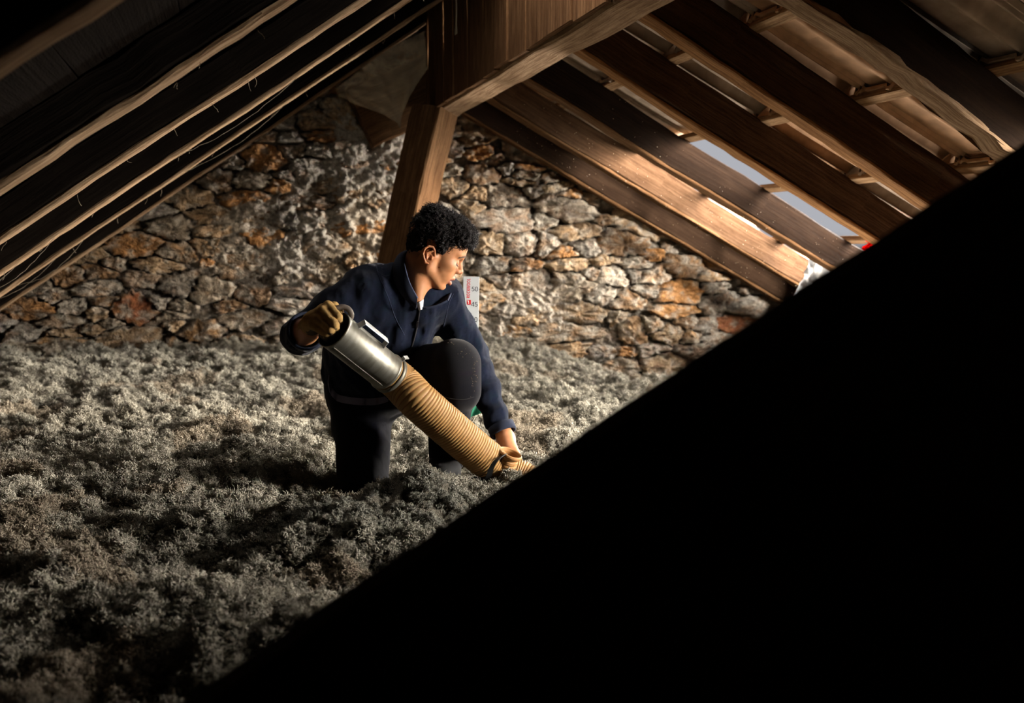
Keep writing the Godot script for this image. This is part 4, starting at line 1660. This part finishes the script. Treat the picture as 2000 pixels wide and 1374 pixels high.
	var th := Vector3(0.8154, 0.1180, -2.9085)
	lh.cap(w1, th, 0.018, 0.013, 0.012)
	lh.cap(th, Vector3(0.8051, 0.0961, -2.8776), 0.0115, 0.0100, 0.006)
	lh.cap(Vector3(0.8051, 0.0961, -2.8776), Vector3(0.8062, 0.0734, -2.8642), 0.0100, 0.0085, 0.004)
	lh.build()
	col = PackedColorArray()
	for p in lh.v:
		var c := skin_c * (1.04 + 0.12 * na.get_noise_3d(p.x * 60.0, p.y * 60.0, p.z * 60.0))
		for k in kn:
			c = c.lerp(Color(0.36, 0.135, 0.06), 0.35 * exp(-pow(p.distance_to(k) / 0.014, 2.0)))
		c.a = 1.0
		col.append(c)
	lh.mesh(col, body_mesh)

	# ---- right forearm
	var re := Vector3(0.2145, 0.4653, -3.0124)
	var rw := Vector3(0.2329, 0.5056, -2.8126)
	var rf := Field.new(re.min(rw) - Vector3.ONE * 0.07, re.max(rw) + Vector3.ONE * 0.07, 0.004)
	rf.cap(re, re.lerp(rw, 0.45), 0.040, 0.043, 0.01)
	rf.cap(re.lerp(rw, 0.45), rw, 0.043, 0.030, 0.012)
	rf.build()
	col = PackedColorArray()
	for p in rf.v:
		col.append(skin_c)
	rf.mesh(col, body_mesh)

	# ---- the body under the clothes, one coarse surface joined at neck, elbows and wrists
	var bd := Field.new(Vector3(0.4744, 0.3212, -3.0620) - Vector3(0.42, 0.50, 0.48), Vector3(0.4744, 0.3212, -3.0620) + Vector3(0.46, 0.46, 0.38), 0.014)
	bd.cap(nk1, Vector3(0.5564, 0.5596, -3.0546), 0.05, 0.07, 0.03)
	bd.cap(Vector3(0.4707, 0.5523, -3.0682), Vector3(0.6097, 0.5460, -3.0795), 0.075, 0.07, 0.05)
	bd.cap(Vector3(0.5355, 0.5107, -3.0761), Vector3(0.4437, 0.3429, -3.1571), 0.085, 0.09, 0.05)
	bd.cap(Vector3(0.4130, 0.2967, -3.2027), Vector3(0.4814, 0.2946, -3.1617), 0.085, 0.085, 0.05)
	bd.cap(Vector3(0.4206, 0.5863, -3.0343), re, 0.052, 0.040, 0.03)
	bd.cap(re, rw, 0.038, 0.028, 0.02)
	bd.cap(Vector3(0.6670, 0.5706, -3.0552), Vector3(0.7608, 0.3846, -3.0907), 0.048, 0.040, 0.03)
	bd.cap(Vector3(0.7608, 0.3846, -3.0907), w0, 0.032, 0.022, 0.02)
	bd.cap(Vector3(0.4189, 0.2443, -3.2160), Vector3(0.4051, -0.0357, -3.0627), 0.08, 0.055, 0.03)
	bd.cap(Vector3(0.4051, -0.0357, -3.0627), Vector3(0.4137, -0.1231, -3.3960), 0.05, 0.04, 0.03)
	bd.cap(Vector3(0.4954, 0.2852, -3.1775), Vector3(0.6641, 0.3734, -2.9185), 0.08, 0.058, 0.03)
	bd.cap(Vector3(0.6641, 0.3734, -2.9185), Vector3(0.6449, 0.0684, -2.9419), 0.054, 0.038, 0.03)
	bd.build()
	col = PackedColorArray()
	for p in bd.v:
		col.append(skin_c)
	bd.mesh(col, body_mesh)
	obj("body", body_mesh, M.skin, who)

	# ---- hair
	var hr := Field.new(o - Vector3(0.13, 0.07, 0.12), o + Vector3(0.14, 0.165, 0.12), 0.0042)
	hr.ball(head_at(o, b, -2, 50, 0), b, Vector3(57, 43, 52) * S, 0.01)
	hr.ball(head_at(o, b, 34, 66, 0), b, Vector3(34, 29, 50) * S, 0.012)
	hr.ball(head_at(o, b, 14, 76, 0), b, Vector3(36, 22, 44) * S, 0.012)
	hr.ball(head_at(o, b, -30, 30, 0), b, Vector3(27, 46, 44) * S, 0.012)
	hr.ball(head_at(o, b, 10, 26, 0), b, Vector3(24, 24, 51.5) * S, 0.008)
	hr.ball(head_at(o, b, -20, 76, 0), b, Vector3(34, 20, 40) * S, 0.01)
	# the face and the ears stay free
	hr.ball(head_at(o, b, 66, -5, 0), b, Vector3(50, 62, 75) * S, 0.004, true)
	for s in [-1.0, 1.0]:
		hr.ball(head_at(o, b, -6, -1, 50 * s), b, Vector3(12.5, 14, 11) * S, 0.003, true)
		hr.ball(head_at(o, b, -18, -18, 48 * s), b, Vector3(20, 20, 20) * S, 0.004, true)
	hr.rough(na, 0.006, 75.0)
	hr.rough(na, 0.0035, 160.0)
	hr.build()
	obj("hair", hr.mesh(), mat(Color(0.06, 0.05, 0.05), 0.95), who)
	var r := RandomNumberGenerator.new()
	r.seed = 31
	var st := start()
	var count := 0
	while count < 6500:
		var i := r.randi() % hr.v.size()
		var p := hr.v[i]
		var n := hr.n[i]
		if p.distance_to(o) < 0.05:
			continue
		count += 1
		var t1 := n.cross(Vector3(r.randf_range(-1, 1), r.randf_range(-1, 1), r.randf_range(-1, 1))).normalized()
		var t2 := n.cross(t1)
		var low := (b.transposed() * (p - o)).y / S
		var short := clampf(smoothstep(0.0, 45.0, low), 0.25, 1.0)
		var rr := r.randf_range(0.0022, 0.0045) * lerpf(0.6, 1.0, short)
		var rise := r.randf_range(0.003, 0.011) * short
		var lean := Vector3(r.randf_range(-1, 1), r.randf_range(-1, 1), r.randf_range(-1, 1)) * 0.006 * short
		var pts := []
		var rad := []
		var turns := r.randf_range(0.9, 1.7)
		var a0 := r.randf() * TAU
		for q in 11:
			var t := q / 10.0
			var a := a0 + turns * TAU * t
			pts.append(p - n * 0.002 + n * rise * t + lean * t + (t1 * cos(a) + t2 * sin(a)) * rr * (1.0 - 0.25 * t))
			rad.append(0.00075 * (1.0 - 0.3 * t))
		tube(st, pts, rad, 3, false)
	var curls := obj("hair_curls", done(st), mat(Color(0.105, 0.085, 0.088), 0.45), who)
	curls.set_meta("kind", "stuff")
	# lashes
	var lash := mat(Color(0.06, 0.045, 0.04), 0.6)
	for s in [-1.0, 1.0]:
		st = start()
		var pts := []
		var rad := []
		for q in 12:
			var t := q / 11.0
			var z := lerpf(10.0, 28.5, t)
			var dz := (z - 19.0) / 10.0
			pts.append(head_at(o, b, 48.5 + 8.9 * sqrt(maxf(0.05, 1.0 - dz * dz * 0.9)), 11.4 - dz * dz * 0.5, z * s))
			rad.append(0.0011 * (0.5 + sin(PI * t) * 0.6))
		tube(st, pts, rad, 6)
		for q in 10:
			var z := lerpf(12.0, 27.0, q / 9.0)
			var dz := (z - 19.0) / 10.0
			var p := head_at(o, b, 48.5 + 8.9 * sqrt(maxf(0.05, 1.0 - dz * dz * 0.9)), 11.4 - dz * dz * 0.5, z * s)
			tube(st, [p, p + b * Vector3(0.003, -0.0022, 0.0006 * dz * s), p + b * Vector3(0.0052, -0.0028, 0.0012 * dz * s)], [0.0004, 0.0003, 0.0001], 3)
		obj("eyelashes", done(st), lash, who)

	# ---- work glove on the right hand
	var gl := Field.new(Vector3(0.2723, 0.5332, -2.7362) - Vector3(0.09, 0.085, 0.10), Vector3(0.2723, 0.5332, -2.7362) + Vector3(0.09, 0.085, 0.12), 0.0026)
	var K := [Vector3(0.2738, 0.5727, -2.7297), Vector3(0.2573, 0.5599, -2.7173), Vector3(0.2443, 0.5396, -2.7136), Vector3(0.2351, 0.5184, -2.7222)]
	var Q1 := [Vector3(0.2947, 0.5433, -2.6868), Vector3(0.2842, 0.5243, -2.6688), Vector3(0.2721, 0.5121, -2.6710), Vector3(0.2638, 0.5015, -2.6848)]
	var Q2 := [Vector3(0.3009, 0.5193, -2.7095), Vector3(0.2898, 0.5038, -2.6984), Vector3(0.2777, 0.4941, -2.7029), Vector3(0.2678, 0.4878, -2.7135)]
	var Q3 := [Vector3(0.2886, 0.5231, -2.7355), Vector3(0.2781, 0.5112, -2.7299), Vector3(0.2671, 0.5015, -2.7320), Vector3(0.2581, 0.4927, -2.7399)]
	var palm := Vector3(0.2368, 0.5243, -2.7717)
	gl.cap(rw.lerp(re, 0.18), palm, 0.034, 0.028, 0.01)
	for i in 4:
		gl.cap(palm, K[i], 0.027, 0.0138, 0.010)
		gl.cap(K[i], Q1[i], 0.0132, 0.0124, 0.002)
		gl.cap(Q1[i], Q2[i], 0.0124, 0.0112, 0.002)
		gl.cap(Q2[i], Q3[i], 0.0120, 0.0105, 0.003)
	var th0 := Vector3(0.2648, 0.5579, -2.7673)
	gl.cap(palm, th0, 0.022, 0.018, 0.012)
	gl.cap(th0, Vector3(0.2907, 0.5671, -2.7472), 0.0165, 0.0145, 0.006)
	gl.cap(Vector3(0.2907, 0.5671, -2.7472), Vector3(0.3056, 0.5523, -2.7339), 0.0145, 0.0120, 0.004)
	# wrinkles over the knuckles
	gl.rough(nb, 0.0014, 40.0)
	gl.build()
	col = PackedColorArray()
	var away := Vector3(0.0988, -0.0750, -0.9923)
	for i in gl.v.size():
		var p := gl.v[i]
		var c := Color(0.30, 0.185, 0.07) * (1.0 + 0.35 * nb.get_noise_3d(p.x * 30.0, p.y * 30.0, p.z * 30.0))
		# dark leather palm and fingertips
		var tip := 1.0
		for k in 4:
			tip = minf(tip, minf(p.distance_to(Q2[k]), p.distance_to(Q3[k])))
		if tip < 0.0175:
			c = c.lerp(Color(0.035, 0.03, 0.028), 0.9)
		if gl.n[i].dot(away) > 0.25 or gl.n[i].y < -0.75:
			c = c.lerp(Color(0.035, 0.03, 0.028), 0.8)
		# printed bars across the back of the hand
		for k in 3:
			var m: Vector3 = palm.lerp(K[k], 0.72) + (K[k] - K[k + 1]) * 0.2
			if p.distance_to(m - away * 0.017) < 0.0085 and fposmod(p.dot((K[0] - K[3]).normalized()) * 150.0, 1.0) < 0.5:
				c = c.lerp(Color(0.06, 0.055, 0.04), 0.75)
		c.a = 1.0
		col.append(c)
	obj("glove", gl.mesh(col), M.painted, who)

	# ---- trousers
	var tr := Field.new(Vector3(0.5088, 0.1694, -3.0872) - Vector3(0.30, 0.30, 0.36), Vector3(0.5088, 0.1694, -3.0872) + Vector3(0.36, 0.34, 0.42), 0.0095)
	tr.cap(Vector3(0.4120, 0.2824, -3.2223), Vector3(0.4890, 0.2852, -3.1793), 0.108, 0.105, 0.04)
	tr.cap(Vector3(0.4213, 0.2194, -3.2125), Vector3(0.4065, -0.0405, -3.0617), 0.100, 0.074, 0.035, 0.003, 42.0)
	tr.cap(Vector3(0.4065, -0.0405, -3.0617), Vector3(0.4197, -0.1356, -3.4452), 0.070, 0.055, 0.03)
	tr.cap(Vector3(0.4954, 0.2852, -3.1775), Vector3(0.6630, 0.3740, -2.9136), 0.105, 0.076, 0.04, 0.003, 30.0)
	tr.cap(Vector3(0.6659, 0.3709, -2.9125), Vector3(0.6451, 0.0762, -2.9428), 0.072, 0.054, 0.02, 0.0035, 40.0)
	tr.rough(nb, 0.007, 8.0, Vector3(1.0, 0.6, 1.0))
	# sewn-on knee patch
	tr.cap(Vector3(0.6679, 0.3776, -2.9074), Vector3(0.6718, 0.2998, -2.9058), 0.0775, 0.0735, 0.004)
	tr.build()
	col = PackedColorArray()
	var knee := Vector3(0.6750, 0.4191, -2.8367)
	for p in tr.v:
		var c := Color(0.010, 0.010, 0.0145) * (1.0 + 0.35 * nb.get_noise_3d(p.x * 12.0, p.y * 12.0, p.z * 12.0))
		var near := 1.0 - smoothstep(0.03, 0.13, p.distance_to(knee))
		c = c.lerp(Color(0.028, 0.026, 0.031), 0.5 * near)
		c.a = 1.0
		col.append(c)
	obj("trousers", tr.mesh(col), M.cloth, who)
	seam(tr, [Vector3(0.5147, 0.3613, -2.4263), Vector3(0.5416, 0.3524, -2.4175), Vector3(0.5724, 0.3498, -2.4082), Vector3(0.5986, 0.3562, -2.4014)], 0.0012, "patch_seam", mat(Color(0.11, 0.11, 0.12), 0.9), who)

	# wool lint on the knee
	st = start()
	for i in 46:
		var a := r.randf()
		var from: Vector3 = Vector3(0.5311, 0.4943, -2.4366).lerp(Vector3(0.6064, 0.4534, -2.4101), a) if i < 16 else Vector3(0.6091, 0.4598, -2.4100).lerp(Vector3(0.5988, 0.3639, -2.4022), a)
		from += Vector3(r.randf_range(-0.012, 0.006), r.randf_range(-0.012, 0.012), 0)
		var dir := (from - Vector3(0, 0.74, 0)).normalized()
		var p := meet(tr, from, dir)
		if p.distance_to(from) > 0.8:
			continue
		var d := Vector3(r.randf_range(-1, 1), r.randf_range(-1, 1), r.randf_range(-0.3, 0.3)).normalized() * r.randf_range(0.0008, 0.003)
		tube(st, [p - dir * 0.0008, p + d - dir * 0.0012], [0.0008, 0.0006], 4)
	var lint := obj("wool_lint", done(st), M.web, who)
	lint.set_meta("kind", "stuff")

	# ---- boot showing under the hose
	var bt := Field.new(Vector3(0.6223, 0.0619, -2.9268) - Vector3.ONE * 0.12, Vector3(0.6223, 0.0619, -2.9268) + Vector3.ONE * 0.12, 0.007)
	bt.cap(Vector3(0.6454, 0.0840, -2.9436), Vector3(0.6287, 0.0440, -2.9125), 0.05, 0.048, 0.02)
	bt.cap(Vector3(0.6286, 0.0409, -2.9121), Vector3(0.5726, 0.0475, -2.8244), 0.048, 0.042, 0.02)
	bt.build()
	obj("boot", bt.mesh(), mat(Color(0.05, 0.052, 0.06), 0.8), who)

	# ---- fleece jacket
	var jk := Field.new(Vector3(0.5094, 0.4639, -3.0679) - Vector3(0.40, 0.33, 0.34), Vector3(0.5094, 0.4639, -3.0679) + Vector3(0.40, 0.30, 0.30), 0.0092)
	jk.cap(Vector3(0.4584, 0.5482, -3.0609), Vector3(0.5954, 0.5482, -3.0734), 0.098, 0.086, 0.05)
	jk.cap(Vector3(0.4601, 0.6047, -3.0668), Vector3(0.6467, 0.5791, -3.0830), 0.070, 0.058, 0.045)
	jk.cap(Vector3(0.5452, 0.6208, -3.0334), Vector3(0.5702, 0.5642, -3.0250), 0.066, 0.080, 0.04)
	jk.cap(Vector3(0.4298, 0.4639, -3.0911), Vector3(0.5187, 0.4670, -3.0656), 0.110, 0.098, 0.05)
	jk.cap(Vector3(0.4111, 0.3939, -3.1514), Vector3(0.5080, 0.4110, -3.0833), 0.116, 0.112, 0.05)
	jk.cap(Vector3(0.4065, 0.3359, -3.1986), Vector3(0.4826, 0.3312, -3.1340), 0.108, 0.104, 0.04)
	jk.rough(nb, 0.022, 5.5, Vector3(1.6, 0.8, 1.0))
	jk.cap(Vector3(0.4134, 0.5914, -3.0265), Vector3(0.3193, 0.5314, -3.0208), 0.076, 0.066, 0.05, 0.004, 26.0)
	jk.cap(Vector3(0.3193, 0.5314, -3.0208), Vector3(0.2162, 0.4665, -3.0152), 0.066, 0.054, 0.03, 0.004, 38.0)
	jk.cap(Vector3(0.2160, 0.4652, -3.0130), Vector3(0.2282, 0.4930, -2.8785), 0.054, 0.053, 0.02, 0.002, 60.0)
	jk.cap(Vector3(0.6639, 0.5690, -3.0559), Vector3(0.7608, 0.3862, -3.0909), 0.062, 0.053, 0.04, 0.0035, 34.0)
	jk.cap(Vector3(0.7607, 0.3829, -3.0905), Vector3(0.8251, 0.1636, -2.9548), 0.054, 0.0365, 0.02, 0.0046, 95.0)
	var fd := (rw - re).normalized()
	jk.cut(re.lerp(rw, 0.62), fd, 0.075)
	jk.cap(re.lerp(rw, 0.40), re.lerp(rw, 1.0), 0.0465, 0.050, 0.004, 0.0, 0.0, true)
	var ld := (w1 - Vector3(0.7607, 0.3829, -3.0905)).normalized()
	jk.cut(Vector3(0.8264, 0.1584, -2.9476), ld, 0.07)
	jk.rough(nb, 0.0085, 11.0, Vector3(1.3, 0.7, 1.0))
	jk.build()
	col = PackedColorArray()
	for p in jk.v:
		var c := Color(0.0105, 0.015, 0.031) * (1.0 + 0.22 * nb.get_noise_3d(p.x * 30.0, p.y * 30.0, p.z * 30.0))
		c.a = 1.0
		col.append(c)
	obj("fleece_jacket", jk.mesh(col), M.cloth, who)
	var navy := mat(Color(0.10, 0.125, 0.19), 0.95)
	navy.rim_enabled = true
	navy.rim = 0.15
	var piping := mat(Color(0.19, 0.215, 0.29), 0.9)
	# collar
	var base := bezier([Vector3(0.5523, 0.5471, -2.9235), Vector3(0.5226, 0.5738, -2.9194), Vector3(0.5001, 0.6082, -2.9372), Vector3(0.4945, 0.6542, -2.9734), Vector3(0.5139, 0.6946, -3.0299), Vector3(0.5579, 0.7017, -3.0807), Vector3(0.6163, 0.6689, -3.1072), Vector3(0.6427, 0.6175, -3.0937), Vector3(0.6107, 0.5686, -3.0189), Vector3(0.5732, 0.5455, -2.9434)], 48)
	var rim := bezier([Vector3(0.5524, 0.5786, -2.9061), Vector3(0.5327, 0.6179, -2.9131), Vector3(0.5232, 0.6596, -2.9342), Vector3(0.5251, 0.6909, -2.9686), Vector3(0.5411, 0.7118, -3.0134), Vector3(0.5754, 0.7145, -3.0614), Vector3(0.6430, 0.6614, -3.0776), Vector3(0.6874, 0.6045, -3.0426), Vector3(0.6716, 0.5866, -2.9876), Vector3(0.6521, 0.5673, -2.9439)], 48)
	var g := []
	for i in 49:
		var row := []
		for j in 6:
			var t := j / 5.0
			var p: Vector3 = base[i].lerp(rim[i], t)
			var out: Vector3 = (base[i] - nk1)
			out = out.normalized()
			row.append(p + out * 0.006 * sin(PI * t))
		g.append(row)
	st = start()
	sheet(st, g, 0.006)
	var collar := obj("collar", done(st), navy, who)
	st = start()
	var rad := []
	for p in rim:
		rad.append(0.0032)
	tube(st, rim, rad, 6)
	obj("collar_edge", done(st), piping, collar)
	# turned cuffs
	st = start()
	var ca := re.lerp(rw, 0.60)
	lathe(st, ca, fd, [Vector2(0.0525, -0.012), Vector2(0.0555, -0.010), Vector2(0.0560, 0.006), Vector2(0.0545, 0.0135), Vector2(0.0505, 0.0145), Vector2(0.0475, 0.012), Vector2(0.0465, -0.03)], 40)
	obj("cuff", done(st), navy, who)
	st = start()
	lathe(st, Vector3(0.8255, 0.1612, -2.9502), ld, [Vector2(0.0395, -0.016), Vector2(0.0425, -0.015), Vector2(0.0432, 0.006), Vector2(0.0420, 0.0125), Vector2(0.038, 0.0135), Vector2(0.034, 0.011), Vector2(0.033, -0.02)], 40)
	obj("cuff", done(st), navy, who)
	# white shirt in the open neck
	st = start()
	g = []
	for i in 8:
		var row := []
		for j in 6:
			var u := i / 7.0
			var t := j / 5.0
			var a: Vector3 = Vector3(0.5580, 0.5611, -2.9444).lerp(Vector3(0.5835, 0.5740, -2.9541), u)
			var c2: Vector3 = Vector3(0.5657, 0.5394, -2.9449).lerp(Vector3(0.5766, 0.5433, -2.9527), u)
			row.append(a.lerp(c2, t) - Vector3(0.1899, -0.0581, -0.9801) * 0.012 * sin(PI * u))
		g.append(row)
	sheet(st, g, 0.003)
	obj("undershirt", done(st), mat(Color(0.80, 0.80, 0.82), 0.9), who)
	# zip
	seam(jk, [Vector3(0.4745, 0.5812, -2.4629), Vector3(0.4699, 0.5531, -2.4610), Vector3(0.4641, 0.5237, -2.4594), Vector3(0.4558, 0.4943, -2.4585), Vector3(0.4463, 0.4662, -2.4580)], 0.0028, "zip", mat(Color(0.09, 0.09, 0.10), 0.5), who)
	st = start()
	var zp := on_surface(jk, [Vector3(0.4685, 0.5454, -2.4606), Vector3(0.4655, 0.5301, -2.4597)], 0.005)
	timber(zp[0], zp[zp.size() - 1], Vector3(-0.1859, 0.0785, 0.9794), 0.007, 0.003, 0.0, 1, 0.001, st)
	obj("zip_puller", done(st), mat(Color(0.2, 0.2, 0.22), 0.4, 0.6), who)
	# sewn seams of the jacket
	for line in [
		[Vector3(0.3726, 0.6835, -2.5040), Vector3(0.3803, 0.6515, -2.4982), Vector3(0.3987, 0.6068, -2.4878), Vector3(0.4144, 0.5557, -2.4774), Vector3(0.4353, 0.5109, -2.4663)],
		[Vector3(0.3723, 0.6733, -2.5030), Vector3(0.3928, 0.6579, -2.4953), Vector3(0.4153, 0.6656, -2.4896)],
		[Vector3(0.5570, 0.6145, -2.4427), Vector3(0.5465, 0.5940, -2.4434), Vector3(0.5381, 0.5621, -2.4422), Vector3(0.5297, 0.5301, -2.4410)],
		[Vector3(0.4817, 0.5761, -2.4602), Vector3(0.5116, 0.5838, -2.4524), Vector3(0.5391, 0.5940, -2.4456)]]:
		seam(jk, line, 0.0009, "seam", piping, who)
	seam(jk, [Vector3(0.6382, 0.2795, -2.3812), Vector3(0.6568, 0.2808, -2.3759), Vector3(0.6754, 0.2846, -2.3709), Vector3(0.6892, 0.2910, -2.3677)], 0.0014, "cuff_seam", piping, who)
	# paler lining showing at the hem
	var hem := on_surface(jk, [Vector3(0.2508, 0.4125, -2.5088), Vector3(0.2526, 0.3920, -2.5059), Vector3(0.2583, 0.3767, -2.5025), Vector3(0.2752, 0.3613, -2.4959), Vector3(0.3194, 0.3537, -2.4822), Vector3(0.3638, 0.3537, -2.4693), Vector3(0.3937, 0.3613, -2.4615)], 0.007)
	g = []
	for p in hem:
		var row := []
		for j in 4:
			row.append(p + Vector3(-0.1820, -0.9805, 0.0747) * 0.0072 * j)
		g.append(row)
	st = start()
	sheet(st, g, 0.004)
	obj("hem_lining", done(st), mat(Color(0.40, 0.39, 0.46), 0.9), who)

# ---------------------------------------------------------------- white sheeting, red net, green scrap, dust

func sundries():
	# white plastic sheeting hanging in the hole in the roof
	var st := start()
	var g := []
	var tl := Vector3(3.1963, 0.6617, -4.9600)
	var tr := Vector3(3.4522, 0.5188, -4.9200)
	for i in 26:
		var row := []
		var u := i / 25.0
		for j in 26:
			var t := j / 25.0
			var p := tl.lerp(tr + Vector3(0.18, -0.09, 0.0), u)
			p += Vector3(-0.17 * t - 0.03 * sin(t * PI), -0.52 * t, 0.05 * t)
			p += Vector3(0, 0.02 * sin(u * 14.0 + t * 3.0) * t, 0.04 * sin(u * 22.0 + t * 9.0) * (0.2 + t) + 0.02 * na.get_noise_2d(u * 9.0, t * 9.0))
			row.append(p)
		g.append(row)
	sheet(st, g, 0.002)
	var white := mat(Color(0.54, 0.545, 0.55), 0.4)
	white.backlight_enabled = true
	white.backlight = Color(0.5, 0.5, 0.5)
	tag(obj("plastic_sheet", done(st), white), "white plastic sheeting bunched in the roof opening at the end of the lit rafter", "sheeting")
	# red netting outside
	st = start()
	g = []
	for i in 10:
		var row := []
		for j in 10:
			var u := i / 9.0
			var t := j / 9.0
			var p := Vector3(3.0461, 0.7546, -4.2500) + Vector3(0.16 * u, -0.09 * u - 0.10 * t, 0.03 * sin(u * 9.0 + t * 12.0))
			row.append(p)
		g.append(row)
	sheet(st, g, 0.004)
	var red := mat(Color(0.92, 0.16, 0.05), 0.6)
	red.backlight_enabled = true
	red.backlight = Color(0.8, 0.12, 0.03)
	tag(obj("safety_cloth", done(st), red), "bright red-orange crumpled cloth at the low end of the open roof strip", "cloth")
	# scrap of green behind the knee
	st = start()
	g = []
	for i in 8:
		var row := []
		for j in 6:
			var u := i / 7.0
			var t := j / 5.0
			row.append(Vector3(0.7854, 0.2382, -3.1508).lerp(Vector3(0.8229, 0.2402, -3.1610), u) + Vector3(-0.02 * t + 0.03 * u * t, -0.075 * t + 0.03 * u * t, 0.01 * sin(u * 6.0 + t * 4.0)))
		g.append(row)
	sheet(st, g, 0.006)
	tag(obj("green_cloth", done(st), mat(Color(0.10, 0.36, 0.27), 0.8)), "small scrap of green fabric behind the raised knee and the sleeve", "cloth")
	# dust in the daylight by the right rafters
	var speck := SphereMesh.new()
	speck.radius = 0.0017
	speck.height = 0.0034
	speck.radial_segments = 6
	speck.rings = 3
	var mm := MultiMesh.new()
	mm.transform_format = MultiMesh.TRANSFORM_3D
	mm.mesh = speck
	var r := RandomNumberGenerator.new()
	r.seed = 3
	mm.instance_count = 420
	for i in 420:
		var x := r.randf_range(1.6, 3.6)
		var z := r.randf_range(-5.8, -4.0)
		var y := RS * x + RL - r.randf_range(-0.12, 0.30) * r.randf()
		mm.set_instance_transform(i, Transform3D(Basis.IDENTITY.scaled(Vector3.ONE * r.randf_range(0.2, 0.7)), Vector3(x, y, z)))
	var mi := MultiMeshInstance3D.new()
	mi.name = "floating_dust"
	mi.multimesh = mm
	mi.material_override = mat(Color(0.9, 0.88, 0.84), 1.0)
	add_child(mi)
	tag(mi, "pale specks of wool dust drifting in the daylight under the right rafters", "dust", "", "stuff")
